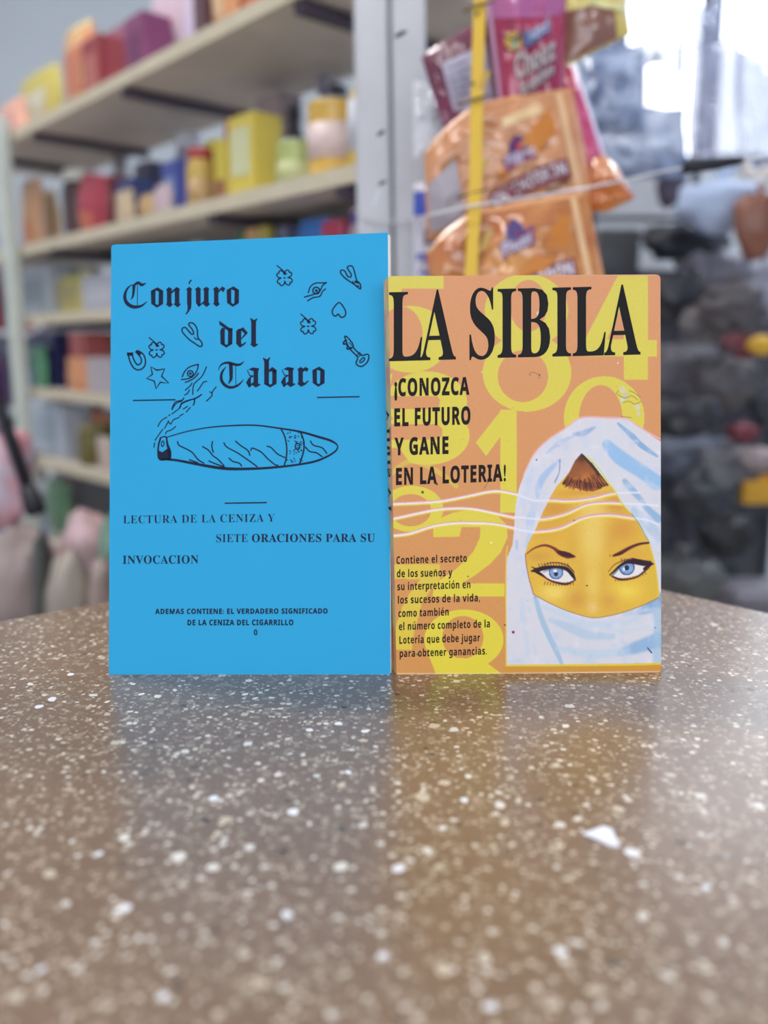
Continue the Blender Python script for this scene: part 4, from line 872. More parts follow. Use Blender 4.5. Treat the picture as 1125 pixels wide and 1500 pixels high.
# two orange pork rind bags
ORA = foil((216, 158, 118), (202, 138, 94)); ORB = foil((212, 148, 84), (176, 104, 58))
def rind(tp, bt, dd, m, label, seed, uL, flip):
    r, P, patch, text = pouch('snack_bag', tp, bt, dd, .017, m, label, seed, wr=.0055, n=44)
    patch('crimped_seal', .02, .0, .98, .035, foil((228, 164, 112)), .0008, 12)
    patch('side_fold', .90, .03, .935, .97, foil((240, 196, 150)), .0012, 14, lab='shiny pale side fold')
    if flip: patch('nutrition_label', .02, .38, .24, .92, mat((176, 168, 178), .4), .0014, 10, -.06, 'grey printed nutrition panel')
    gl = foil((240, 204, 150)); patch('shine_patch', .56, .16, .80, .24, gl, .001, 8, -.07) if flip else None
    mk('orange_swoosh', [P(u, v, 1, .0016) for u, v in ((.46, .60), (.60, .44), (.74, .26), (.86, .12), (.86, .34), (.74, .48), (.62, .58), (.50, .66))], [(0, 7, 6, 1), (1, 6, 5, 2), (2, 5, 4, 3)], foil((210, 130, 52)), r)
    u0, u1 = (.52, .72) if flip else (.46, .66); vb = .50 if flip else .30
    em = mk('brand_banner', [P(u, v, 1, .0026) for u, v in ((u0, vb - .02), ((u0 + u1) / 2, vb - .08), (u1 + .01, vb - .12), (u1, vb + .02), ((u0 + u1) / 2, vb + .05), (u0 + .01, vb + .11))], [(0, 5, 4, 1), (1, 4, 3, 2)], mat((136, 62, 104), .4), r)
    mk('leaf_mark', [P(u, v, 1, .003) for u, v in ((u0 + .04, vb - .03), (u0 + .055, vb - .12), (u0 + .10, vb - .19), (u0 + .15, vb - .14), (u0 + .155, vb - .06), (u0 + .10, vb - .02))], [(0, 5, 4, 3, 2, 1)], mat((66, 44, 112), .4), em)
    mk('red_centre', [P(u, v, 1, .0034) for u, v in ((u0 + .08, vb - .05), (u0 + .10, vb - .17), (u0 + .125, vb - .05))], [(0, 2, 1)], mat((170, 40, 70), .4), em)
    text('brand_lettering', 'Filler', u0 + .015, vb + .07, u1 - .005, vb + .0, .085, mat((206, 200, 222), .4), .0036, par=em)
    a0, a1 = (.42, .87) if flip else (.36, .84); va = (.88, .70) if flip else (.80, .58)
    vb_ = mk('name_banner', [P(a0 - .02 + (a1 - a0 + .04) * t, va[0] + (va[1] - va[0]) * t - .03 * math.sin(math.pi * t) + dv, 1, .0026) for dv in (-.125, .035) for t in np.linspace(0, 1, 9)], [(i, 9 + i, 10 + i, i + 1) for i in range(8)], mat((134, 60, 72), .4), r)
    text('name_lettering', 'CHICHARRÓN', a0, va[0], a1, va[1], .100, mat((224, 216, 226), .4), .0036, .012, -.03, par=vb_)
    text('small_lettering', 'Pork Rinds', a0 + .16, va[0] + .045, a1 + .01, va[1] + .075, .045, mat((92, 52, 34), .5), .003, .02)
    return r
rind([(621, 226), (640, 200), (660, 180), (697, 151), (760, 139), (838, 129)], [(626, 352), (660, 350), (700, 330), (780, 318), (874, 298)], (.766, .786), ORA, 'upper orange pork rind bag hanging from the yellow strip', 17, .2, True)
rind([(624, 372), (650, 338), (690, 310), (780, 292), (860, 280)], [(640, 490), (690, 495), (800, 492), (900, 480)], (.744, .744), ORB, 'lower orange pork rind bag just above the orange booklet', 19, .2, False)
# the strip itself
stp = [at(706, -60, .722), at(703, 0, .722), at(699, 130, .722), at(696, 280, .718), at(690, 400, .712), at(684, 500, .712)]
tdir = (stp[0] - stp[1]).normalized(); ceilp = stp[0] + tdir * ((3.49 - stp[0].z) / tdir.z)
strip = thing('display_strip', ceilp, 'long yellow hanging display strip holding the snack bags', 'display strip')
YS = mat((226, 184, 58), .45, var=.06)
sv = []; allp = [ceilp] + [Vector(p) for p in smooth_line(stp, 5)]
for p in allp: sv += [p + EX * -.0052, p + EX * .0052, p + Vector((.0052, .0012, 0)), p + Vector((-.0052, .0012, 0))]
mk('strap', sv, [(4 * i + a, 4 * i + (a + 1) % 4, 4 * i + 4 + (a + 1) % 4, 4 * i + 4 + a) for i in range(len(allp) - 1) for a in range(4)], YS, strip)
for x, y, m in ((692, 148, 1), (691, 285, 1), (700, 10, 1)):
    p = at(x, y, .7205); mk('clip', *tube([p + Vector((-.012, .002, -.003)), p + Vector((-.004, -.0015, .0)), p + Vector((.006, -.0015, .002)), p + Vector((.014, .002, .005))], .0013, 6), mat((120, 92, 44), .4), strip, True)
for x, y in ((693, 122), (699, 20)):
    c = at(x, y, .7205); mk('punched_hole', [c + Vector((.0014 * math.cos(a), -.0004, .0016 * math.sin(a))) for a in np.linspace(0, 6.28, 9)[:-1]] + [c + Vector((.0014 * math.cos(a), .0008, .0016 * math.sin(a))) for a in np.linspace(0, 6.28, 9)[:-1]], [tuple(range(8))] + [(i, 8 + i, 8 + (i + 1) % 8, (i + 1) % 8) for i in range(8)], mat((96, 72, 40), .6), strip)
for x, y in ((708, 122), (712, 352), (706, 250)):
    p = at(x, y, .722); mk('hook_tab', *box(p, .0035, .001, .010, (EX + EZ * .35).normalized(), EY, (EZ - EX * .35).normalized() if False else (EZ + EX * .35).normalized()), mat((196, 156, 60), .45), strip)

# ------------------------------------------------------------------ grocery shelving on the left
ang = math.atan(1122 / 1250.0)
DV = Vector((-math.sin(ang), math.cos(ang), 0)); NV = Vector((math.cos(ang), math.sin(ang), 0))
S0 = at(545, 510, 1.02); S0.z = 0
def sh(s, w, z): return Vector((S0.x, S0.y, 0)) + DV * s + NV * w + EZ * z
LEN = 1.16; DEP = .25; CZ = CAM.z
HZ = [.436, .210, .068, -.085, -.235, -.42, -.70]     # shelf tops relative to the camera
unit = thing('shelving_unit', sh(LEN / 2, DEP / 2, 0), 'long grey grocery shelving unit with a white front post left of the column', 'shelving unit')
SHM = mat((206, 196, 184), .6, rgb2=(194, 186, 178), scale=9)
for i, hz in enumerate(HZ):
    z = CZ + hz; dd = DEP; ex = .30 if i < 2 else 0.0
    mk('shelf', *box(sh((LEN + ex) / 2, dd / 2, z - .008), (LEN + ex) / 2, dd / 2, .008, -DV, NV, bev=.0015), SHM, unit)
    mk('shelf_lip', *box(sh((LEN + ex) / 2, -.003, z - .009), (LEN + ex) / 2, .003, .010, -DV, NV), mat((206, 194, 170), .5), unit)
    if i < 3:
        for s in ((.06, .36, .98) if i else (.14, .62, 1.02, 1.30)):
            mk('shelf_beam', *box(sh(s, dd / 2, z - .024), .010, dd / 2 - .004, .007, -DV, NV), mat((88, 78, 92), .5, metal=.3), unit)
mk('back_panel', *box(sh(LEN / 2 + .02, DEP + .006, .60), LEN / 2 + .02, .004, .60, -DV, NV), mat((168, 150, 154), .7), unit)
for s in (LEN - .03,):
    mk('upright_post', *box(sh(s, -.022, (CZ + .46) / 2), .020, .012, (CZ + .46) / 2, -DV, NV, bev=.003), mat((206, 212, 204), .45), unit, label='white upright post')
mk('upright_post', *box(sh(LEN - .04, DEP - .02, (CZ + .46) / 2), .016, .012, (CZ + .46) / 2, -DV, NV, bev=.003), mat((150, 150, 150), .5), unit)
mk('upright_post', *box(sh(.004, DEP * .5, CZ / 2), .004, DEP * .48, CZ / 2 - .06, -DV, NV, bev=.003), mat((140, 138, 142), .5), unit)

def find_s(px, w, z):
    a, b = -.2, 1.5
    for _ in range(40):
        m = (a + b) / 2
        if proj(sh(m, w, z))[0] > px: a = m
        else: b = m
    return (a + b) / 2
def zof(px, py, p):      # height at which the vertical through p is seen at row py
    d = Vector((p.x - CAM.x, p.y - CAM.y, 0)); k = (750 - py) / FPX
    yy = d.y; # up = sin*y + cos*dz ; fw = cos*y - sin*dz ; up = k*fw
    dz = yy * (k * math.cos(TH) - math.sin(TH)) / (math.cos(TH) + k * math.sin(TH)); return CAM.z + dz
PLACED = {}
def product(kind, level, x0, x1, ytop, col, label, w=.035, col2=None, lab=None, cap=None, lean=0.0, cat=None, wf=.80, base=None, name=None, frac=(.25, .75), th=None):
    z0 = (CZ + HZ[level] if base is None else base) + .0004
    xc = (x0 + x1) / 2; s = find_s(xc, w, z0); p = sh(s, w, z0); d = depth_of(p)
    PL = PLACED.setdefault(level, [])
    for _ in range(8):
        xc = (x0 + x1) / 2; s = find_s(xc, w, z0); p = sh(s, w, z0); d = depth_of(p)
        W = abs(find_s(x0, w, z0) - find_s(x1, w, z0)) * .90; T = th or min(W * .4, .032)
        if kind in ('can', 'jar', 'bottle'): W = min(W, .075); T = W / 2
        hit = [q for q in PL if abs(q[0] - s) < (q[1] + W) / 2 + .002 and not (w > q[3] or w + 2 * T < q[2])]
        if not hit: break
        w = max(q[3] for q in hit) + .003
    if w + 2 * T > DEP - .002: T = min(T, max(.004, (DEP - .002 - w) / 2)); w = min(w, DEP - .01)
    PL.append((s, W, w, w + 2 * T + .001))
    W = W + 0 * abs(find_s(x0, w, z0) - find_s(x1, w, z0)); H = max(.02, zof(xc, ytop, p) - z0)
    if level > 0 and base is None: H = min(H, HZ[level - 1] - HZ[level] - .036)
    m = mat(col, .42, coat=.25, var=.10, scale=60, rgb2=col2); ax, ay = -DV, NV
    if lean:
        az = (EZ + ax * lean).normalized(); axl = (ax - EZ * lean).normalized()
    else: az, axl = EZ, ax
    nm = name or {'box': 'carton', 'can': 'can', 'jar': 'jar', 'bottle': 'bottle', 'bag': 'pouch'}[kind]
    ct_ = cat or {'box': 'box', 'can': 'can', 'jar': 'jar', 'bottle': 'bottle', 'bag': 'packet'}[kind]
    c = p + ay * T
    if kind == 'box':
        r = thing(nm, p, label, ct_)
        lift = abs(lean) * W / 2
        cc_ = c + EZ * lift + az * (H / 2)
        mk('body', *box(cc_, W / 2, T, H / 2, axl, ay, az, bev=.0015), m, r)
        mk('top_flap', *box(cc_ + az * (H / 2 + .0004), W / 2 - .003, T * .48, .0005, axl, ay, az), mat(tuple(min(255, v + 16) for v in col), .5), r)
        if lab: mk('label_panel', *box(cc_ + az * ((frac[0] + frac[1]) / 2 - .5) * H - ay * (T + .0004), W * .36, .0004, H * (frac[1] - frac[0]) / 2, axl, ay, az), mat(lab, .45, var=.15, scale=90), r)
    elif kind in ('can', 'jar', 'bottle'):
        R = min(W / 2, max(T, .006)); c = p + ay * R; r = thing(nm, p, label, ct_)
        if kind == 'can': prof = [(R * .92, 0), (R, .003), (R * .97, .006), (R * .97, H - .006), (R, H - .003), (R * .92, H)]; hb = H
        elif kind == 'jar': hb = H * .84; prof = [(R * .9, 0), (R, .006), (R, hb * .82), (R * .93, hb * .93), (R * .80, hb)]
        else: hb = H * .88; prof = [(R * .9, 0), (R, .005), (R, hb * .62), (R * .8, hb * .76), (R * .42, hb * .9), (R * .38, hb)]
        mk('body', *lathe(c, prof, 24, ax, ay), m, r, True)
        if kind != 'can':
            rc = R * (.86 if kind == 'jar' else .46); mk('cap', *lathe(c + EZ * (hb + .0002), [(rc, 0), (rc, H - hb - .003), (rc * .9, H - hb)], 20, ax, ay), mat(cap or (220, 220, 224), .4), r, True)
        else: mk('lid', *lathe(c + EZ * (H + .0002), [(R * .9, 0), (R * .9, .002), (R * .82, .002)], 20, ax, ay), mat(cap or (190, 190, 194), .35, metal=.6), r, True)
        if lab: mk('label_band', *lathe(c + EZ * hb * frac[0] * .8, [(R * 1.012, 0), (R * 1.012, hb * (frac[1] - frac[0]) * .8)], 24, ax, ay), mat(lab, .45, var=.15, scale=90), r, True)
    else:
        r = thing(nm, p, label, ct_); n = 14; v = []; f = []
        sd = random.random() * 50
        def Q(u, t, sgn):
            e = (math.sin(math.pi * u) ** .5) * (math.sin(math.pi * min(max(t * .86 + .10, 0), 1)) ** .5) if 0 < u < 1 else 0
            wob = noise.noise(Vector((u * 3 + sd, t * 3, sgn))) * .15
            return p + ay * T * .8 + axl * (W * (u - .5) * (1 + .06 * math.sin(t * 9 + sd))) + az * (H * t) - ay * sgn * T * .75 * e * (1 + wob) + EZ * (abs(lean) * W / 2 if lean else 0)
        for sg in (1, -1):
            for j in range(n + 1):
                for i in range(n + 1): v.append(Q(i / n, j / n, sg))
        N = (n + 1) ** 2
        for j in range(n):
            for i in range(n):
                a = j * (n + 1) + i; f += [(a, a + 1, a + n + 2, a + n + 1), (N + a, N + a + n + 1, N + a + n + 2, N + a + 1)]
        mk('film', v, f, m, r, True)
        if lab:
            k = 6; a0, a1 = frac
            vv = [Q(.2 + .6 * i / k, a0 + (a1 - a0) * j / k, 1) - ay * .0012 for j in range(k + 1) for i in range(k + 1)]
            mk('label_panel', vv, [(j * (k + 1) + i, j * (k + 1) + i + 1, (j + 1) * (k + 1) + i + 1, (j + 1) * (k + 1) + i) for j in range(k) for i in range(k)], mat(lab, .4, var=.15, scale=90), r, True)
        mk('top_seal', [Q(i / 8, .95, 1) - ay * .001 for i in range(9)] + [Q(i / 8, 1.0, 1) - ay * .001 for i in range(9)], [(i, i + 1, 10 + i, 9 + i) for i in range(8)], mat(tuple(min(255, v_ + 20) for v_ in col), .4), r)
    return r
random.seed(12)
# top shelf
product('bag', 0, -12, 26, 148, (236, 178, 156), 'peach coloured packet at the far left end of top shelf', lab=(214, 160, 150))
product('bag', 0, 18, 80, 106, (206, 190, 100), 'yellow packet with pale blue mark on top shelf', lab=(216, 214, 190))
product('bag', 0, 84, 128, 36, (222, 196, 140), 'cream and orange packet on top shelf beside dark red carton', col2=(208, 134, 96), lab=(206, 130, 100), w=.05)
product('box', 0, 122, 150, 55, (156, 60, 66), 'dark red carton on top shelf', lab=(186, 110, 100))
product('box', 0, 150, 186, 45, (170, 108, 130), 'dusty pink carton on top shelf', lab=(190, 140, 150), w=.05)
product('box', 0, 184, 214, 22, (138, 70, 112), 'purple carton on top shelf', lab=(120, 60, 100))
product('bag', 0, 208, 284, -60, (206, 188, 218), 'big lilac white packet on top shelf', col2=(222, 206, 222), lab=(226, 198, 210))
product('box', 0, 284, 302, -70, (96, 66, 72), 'narrow dark brown carton on top shelf')
product('bag', 0, 302, 334, -80, (226, 156, 104), 'orange packet on top shelf', lab=(230, 190, 150), w=.03)
product('bag', 0, 334, 374, -110, (222, 110, 88), 'red orange packet on top shelf nearest the column', lab=(230, 160, 120))
# second shelf
product('bag', 1, 24, 50, 262, (204, 156, 120), 'tan packet at far left of second shelf', lab=(214, 140, 100), frac=(.1, .4))
product('bag', 1, 46, 72, 280, (214, 178, 128), 'sandy yellow packet beside the tan packet on second shelf', lab=(176, 170, 190), frac=(.5, .8))
product('jar', 1, 78, 116, 246, (84, 62, 66), 'dark jar with a white lid on second shelf', cap=(232, 230, 220), w=.06)
product('bag', 1, 100, 140, 262, (176, 62, 78), 'crimson leaning packet on second shelf', lean=.18, lab=(214, 110, 84), frac=(.05, .35))
product('box', 1, 134, 166, 262, (160, 48, 52), 'dark red leaning carton on second shelf', lean=.12, lab=(176, 90, 110))
product('bag', 1, 164, 192, 280, (202, 178, 146), 'beige packet in front of the navy carton', w=.012, th=.01)
product('box', 1, 170, 196, 262, (66, 78, 130), 'small navy carton behind the beige packet', w=.07, lab=(170, 176, 200))
product('bag', 1, 192, 218, 284, (206, 172, 124), 'golden tan packet left of the dark grey blue carton', w=.02)
product('box', 1, 200, 222, 238, (72, 70, 92), 'dark grey blue carton on second shelf', w=.07)
product('bag', 1, 218, 240, 270, (200, 176, 184), 'pale mauve packet on second shelf', w=.03)
product('box', 1, 238, 262, 236, (88, 100, 190), 'bright blue carton on second shelf', lab=(160, 180, 220))
product('jar', 1, 252, 274, 192, (150, 150, 168), 'tall grey jar standing behind the blue carton', w=.15, cap=(206, 206, 214))
product('jar', 1, 266, 290, 216, (206, 172, 86), 'golden jar with a red cap on second shelf', cap=(190, 70, 70), lab=(196, 160, 110))
product('bag', 1, 288, 316, 204, (216, 200, 74), 'yellow packet with white front on second shelf', lab=(214, 210, 220), frac=(.1, .6))
product('box', 1, 314, 334, 206, (204, 182, 60), 'mustard carton on second shelf', lab=(150, 90, 70), frac=(.1, .4))
product('box', 1, 334, 374, 168, (218, 194, 76), 'tall yellow carton with pale front on second shelf', lab=(214, 214, 170), frac=(.3, .85))
product('bag', 1, 324, 342, 176, (206, 84, 74), 'red packet tip behind the tall yellow carton', w=.09)
product('jar', 1, 376, 396, 214, (138, 132, 66), 'olive jar right of the tall yellow carton', w=.05)
product('can', 1, 392, 430, 206, (180, 192, 116), 'pale green can on second shelf', lab=(204, 208, 150))
product('bottle', 1, 402, 430, 150, (72, 70, 78), 'dark grey bottle behind the pale green can', w=.14, cap=(60, 60, 66))
product('box', 1, 378, 412, 134, (168, 150, 150), 'dull pink carton at the back of second shelf', w=.16)
product('can', 1, 432, 486, 146, (222, 178, 80), 'wide yellow can with pink white label near the column', lab=(230, 206, 200), frac=(.35, .9), w=.02)
product('bottle', 1, 444, 474, 98, (150, 146, 160), 'grey bottle standing behind the wide yellow can', w=.15, cap=(130, 128, 144))
product('box', 1, 470, 492, 92, (54, 54, 66), 'black carton behind the wide yellow can', w=.16)
product('bottle', 1, 494, 540, 66, (226, 188, 74), 'tall yellow bottle with white label and orange cap beside column', lab=(212, 214, 224), cap=(214, 140, 60), frac=(.22, .82), w=.01)
# third shelf
product('box', 2, 28, 74, 384, (182, 188, 200), 'pale grey carton at left end of third shelf', lab=(160, 172, 180))
product('bag', 2, 70, 122, 402, (206, 196, 112), 'soft yellow packet on third shelf', lab=(180, 164, 110))
product('jar', 2, 92, 122, 370, (226, 222, 210), 'round cream jar behind the soft yellow packet', w=.09, cap=(240, 238, 226))
product('box', 2, 118, 172, 402, (186, 184, 200), 'pale lilac carton on third shelf by the blue booklet', lab=(204, 204, 214))
product('box', 2, 180, 250, 372, (40, 42, 52), 'black carton hidden mostly behind the blue booklet', w=.08)
product('bottle', 2, 254, 286, 318, (196, 200, 214), 'pale grey bottle on third shelf above the blue booklet', cap=(214, 216, 224), w=.05)
product('bottle', 2, 330, 356, 302, (150, 182, 70), 'yellow bottle with green cap above the blue booklet', cap=(40, 120, 80), lab=(196, 190, 70), w=.05)
product('box', 2, 360, 378, 308, (198, 150, 96), 'tan orange carton above the blue booklet', w=.05)
product('box', 2, 380, 392, 312, (176, 160, 60), 'narrow olive yellow carton above the blue booklet', w=.05)
product('box', 2, 396, 420, 316, (110, 112, 140), 'slate carton above the blue booklet', w=.06)
product('bag', 2, 418, 470, 308, (66, 128, 206), 'bright blue packet above the blue booklet', lab=(60, 80, 160), w=.05)
product('box', 2, 470, 502, 322, (190, 50, 84), 'crimson carton above right corner of blue booklet', w=.05, lab=(160, 30, 50))
product('bag', 2, 502, 532, 300, (206, 176, 186), 'pale pink packet with violet top beside the column', lab=(96, 90, 170), frac=(.8, .95), w=.04)
mk_dark = mk('rear_panel', *box(sh(LEN / 2 - .04, .20, CZ + .12), LEN / 2, .003, .050, -DV, NV), mat((34, 34, 42), .7), unit, label='dark sheet behind the third shelf goods')  # dark sheet makes the background behind these goods dark
# fourth shelf
product('box', 3, 48, 84, 470, (40, 42, 92), 'dark navy carton on fourth shelf', lab=(30, 34, 80))
product('bag', 3, 42, 66, 508, (96, 160, 122), 'mint green packet on fourth shelf behind the white post', w=.012, th=.01)
product('bag', 3, 82, 110, 482, (164, 100, 140), 'purple pink packet on fourth shelf', lab=(206, 96, 104), w=.04)
product('box', 3, 104, 128, 480, (206, 110, 108), 'salmon red carton on fourth shelf', w=.05)
product('bag', 3, 124, 166, 472, (214, 190, 66), 'bright yellow packet on fourth shelf by blue booklet', w=.05)
product('bag', 3, 92, 126, 524, (214, 144, 96), 'orange packet at the front of fourth shelf', w=.010, th=.012)
product('box', 3, 126, 168, 524, (176, 166, 172), 'grey mauve carton at the front of fourth shelf', w=.010, th=.012)
product('can', 3, 66, 92, 530, (66, 62, 62), 'short dark can at the front of fourth shelf', w=.010)
# fifth shelf
product('box', 4, 22, 96, 590, (198, 208, 222), 'large pale blue carton on fifth shelf', lab=(186, 198, 214))
product('bottle', 4, 108, 138, 556, (216, 214, 206), 'white bottle on fifth shelf', cap=(226, 224, 214), w=.08)
product('jar', 4, 102, 134, 622, (108, 98, 44), 'short olive jar in front of the white bottle', w=.01, cap=(160, 152, 100))
product('box', 4, 134, 172, 604, (186, 112, 76), 'rust orange carton on fifth shelf by blue booklet', w=.05)
product('bag', 4, 138, 162, 640, (198, 178, 168), 'small beige packet on fifth shelf edge', w=.008, th=.012)
# sixth shelf
product('bag', 5, 56, 92, 706, (110, 150, 116), 'sage green packet on sixth shelf', w=.03)
product('box', 5, 92, 116, 700, (110, 66, 56), 'reddish brown carton on sixth shelf', w=.04)
product('box', 5, 112, 180, 694, (32, 30, 38), 'black carton on sixth shelf by the blue booklet', w=.04)

# far rack beyond the white post
rk = thing('side_rack', at(-60, 900, 2.25), 'crowded rack of packets beyond the white shelf post at left', 'rack'); rk.location.z = 0; LOC[rk.name] = Vector(rk.location)
rb = at(-48, 510, 2.75); rb.z = 0
for zz in (.62, .86, 1.10, 1.34): mk('shelf', *box(Vector((rb.x, rb.y, zz)), .30, .14, .008), mat((180, 184, 190), .5), rk)
for sx in (-.29, .29):
    for sy in (-.13, .13): mk('upright_post', *box(Vector((rb.x + sx, rb.y + sy, .70)), .010, .010, .70), mat((190, 194, 196), .5), rk)
mk('back_panel', *box(Vector((rb.x, rb.y + .15, .72)), .30, .006, .70), mat((168, 172, 190), .6), rk)
def simple_bag(name, p, W, H, T, col, label, cat='packet', lab=None, col2=None):
    r = thing(name, p, label, cat); n = 10; v = []; f = []; sd = random.random() * 40
    def Q(u, t, sg):
        e = (math.sin(math.pi * u) ** .5 if 0 < u < 1 else 0) * (math.sin(math.pi * min(t * .86 + .1, 1)) ** .5)
        return p + EX * (W * (u - .5)) + EZ * (H * t) - EY * sg * T * e * (1 + .3 * noise.noise(Vector((u * 3 + sd, t * 3, sg))))
    for sg in (1, -1):
        for j in range(n + 1):
            for i in range(n + 1): v.append(Q(i / n, j / n, sg))
    N = (n + 1) ** 2
    for j in range(n):
        for i in range(n):
            a = j * (n + 1) + i; f += [(a, a + 1, a + n + 2, a + n + 1), (N + a, N + a + n + 1, N + a + n + 2, N + a + 1)]
    mk('film', v, f, mat(col, .4, coat=.3, rgb2=col2, scale=20), r, True)
    mk('label_panel', [Q(.22 + .56 * i / 5, .25 + .5 * j / 5, 1) - EY * .0015 for j in range(6) for i in range(6)], [(j * 6 + i, j * 6 + i + 1, (j + 1) * 6 + i + 1, (j + 1) * 6 + i) for j in range(5) for i in range(5)], mat(lab or tuple(min(255, c + 30) for c in col), .4), r, True)
    return r
for zz, lst in ((1.348, ((.05, .15, (150, 158, 186), 'pale slate packet on top of the side rack'),)), (1.108, ((.10, .13, (168, 40, 50), 'bright red packet on the side rack'), (.24, .12, (150, 60, 76), 'dull red packet on the side rack'))), (.868, ((.10, .13, (98, 50, 104), 'purple packet on the side rack'), (.24, .12, (60, 66, 120), 'indigo packet on the side rack'))), (.628, ((.10, .12, (160, 84, 84), 'brick red packet low on the side rack'), (.24, .10, (130, 116, 112), 'taupe packet low on the side rack')))):
    for dx, hh, c, lb_ in lst: simple_bag('pouch', Vector((rb.x + dx - .03, rb.y - .03, zz + .001)), .12, hh * 1.3, .035, c, lb_)

# bench and soft goods, low on the left
bc = at(0, 900, 1.28); bz = .60
bench = thing('bench', Vector((bc.x, bc.y, 0)), 'low grey bench loaded with soft bundles under the shelving at left', 'bench')
bx0, by0 = bc.x, bc.y
mk('seat_board', *box(Vector((bx0, by0, bz - .012)), .18, .13, .012, bev=.002), mat((120, 110, 108), .6), bench)
for sx in (-.15, .15):
    for sy in (-.10, .10): mk('leg', *box(Vector((bx0 + sx, by0 + sy, (bz - .024) / 2)), .016, .016, (bz - .024) / 2, bev=.002), mat((90, 86, 88), .5), bench)
def lump(name, c, r3, col, label, cat, seed, knot=True, col2=None, flat=None, wire=None, rough=.4, wr=.22, sheen=.4):
    """crumpled soft bag: noisy ellipsoid with a gathered neck"""
    c = Vector(c); nu, nv = 28, 18; v = []; f = []
    for j in range(nv + 1):
        ph = math.pi * j / nv
        for i in range(nu):
            a = 2 * math.pi * i / nu; d = Vector((math.sin(ph) * math.cos(a), math.sin(ph) * math.sin(a), math.cos(ph)))
            q = 1 + wr * noise.noise(d * 2.1 + Vector((seed, 0, seed))) + wr * .8 * (abs(noise.noise(d * 4.3 + Vector((0, seed, 0)))) - .3)
            if knot and d.z > .55: q *= 1 - (d.z - .55) * .9
            p = Vector((d.x * r3[0], d.y * r3[1], d.z * r3[2])) * q
            if flat is not None and c.z + p.z < flat: p.z = flat - c.z
            v.append(c + p)
    for j in range(nv):
        for i in range(nu): f.append((j * nu + i, (j + 1) * nu + i, (j + 1) * nu + (i + 1) % nu, j * nu + (i + 1) % nu))
    r = thing(name, c - EZ * r3[2], label, cat)
    mk('film', v, f, mat(col, rough, coat=sheen, rgb2=col2, scale=16, var=.12), r, True)
    if knot:
        t = max(p.z for p in v); k = r3[0] * .22
        mk('gathered_neck', *lathe(Vector((c.x, c.y, t - k * .8)), [(k * .9, 0), (k * .45, k * .8), (k * .55, k * 1.1), (k * 1.1, k * 1.9)], 12), mat(tuple(min(255, q + 14) for q in col), rough, coat=sheen), r, True)
        if wire is not None: mk('tie_wire', *tube([Vector((c.x, c.y, t)), Vector((c.x, c.y, wire))], .0012, 5), mat((150, 150, 158), .4, metal=.6), r, True)
    return r
def sit(px, py_top, hw_px, dep, base, col, label, seed, name='soft_bundle', cat='bundle', col2=None, ry=.06):
    p = at(px, 600, dep); p.z = base; ztop = zof(px, py_top, p); hh = max(.03, (ztop - base) / 2)
    return lump(name, Vector((p.x, p.y, base + hh * .96)), (hw_px * dep / FPX, ry, hh), col, label, cat, seed, False, col2, flat=base + .0005, wr=.16)
sit(14, 764, 50, 1.30, bz, (190, 170, 166), 'pale pinkish beige bundle at left end of the bench', 3, ry=.05)
sit(112, 744, 44, 1.38, bz, (208, 178, 184), 'soft pink bundle in the middle of the bench', 5, col2=(196, 160, 160), ry=.05)
sit(150, 752, 20, 1.27, bz, (120, 160, 140), 'small green bundle beside the blue booklet', 7, ry=.03)
sit(80, 806, 34, 1.22, bz, (190, 178, 166), 'cream crumpled bundle at the bench front', 9, ry=.03)
sit(134, 812, 24, 1.21, bz, (176, 156, 150), 'beige brown bundle at the bench front by booklet', 11, ry=.03)
sit(44, 776, 16, 1.24, bz, (96, 96, 94), 'dark grey small bundle tucked between pink bundles', 13, ry=.025)
# slanted black bar with a pink bag hanging beside it
b0_, b1_ = at(-14, 560, 1.22), at(50, 742, 1.22); dirb = (b1_ - b0_).normalized()
pb = b1_ - dirb * ((3.49 - b1_.z) / (-dirb.z)); 
rod = thing('handrail', b1_, 'slanted black bar crossing the left edge beside the pink bag', 'handrail')
mk('bar', *tube([pb, b0_, b1_], .0095, 12), mat((30, 30, 42), .5), rod, True)
mk('foot', *tube([b1_ - dirb * .03, b1_ + dirb * .002, b1_ + dirb * .012], [.012, .015, .013], 12), mat((26, 26, 36), .6), rod, True)
lump('carrier_bag', at(-4, 690, 1.26), (.052, .03, .085), (206, 190, 206), 'pale pink carrier bag hanging behind the slanted black bar', 'bag', 21, True, (216, 150, 160))

# ------------------------------------------------------------------ right side: hanging goods before the window
rackx = at(1010, 400, 1.72)
ds = thing('display_stand', Vector((rackx.x, rackx.y, 0)), 'tall dark wire stand hung with bagged goods at the right', 'display stand')
DM = mat((70, 72, 84), .4, metal=.6)
RY = rackx.y
xl, xr = at(880, 400, 1.72).x, at(1190, 400, 1.72).x
for x in (xl, (xl + xr) / 2, xr): mk('upright_pole', *tube([Vector((x, RY + .10, 0)), Vector((x, RY + .10, 2.2))], .009, 8), DM, ds, True)
for z in (2.19, 1.95, 1.32, 1.12, .90, .70, .48): mk('crossbar', *tube([Vector((xl - .02, RY + .085, z)), Vector((xr + .02, RY + .085, z))], .006, 8), DM, ds, True)
mk('backing_sheet', *box(Vector(((xl + xr) / 2, RY + .125, .62)), (xr - xl) / 2, .004, .60), mat((74, 76, 86), .6, rgb2=(60, 60, 70), scale=8), ds, label='dark backing sheet')
HUNG = []
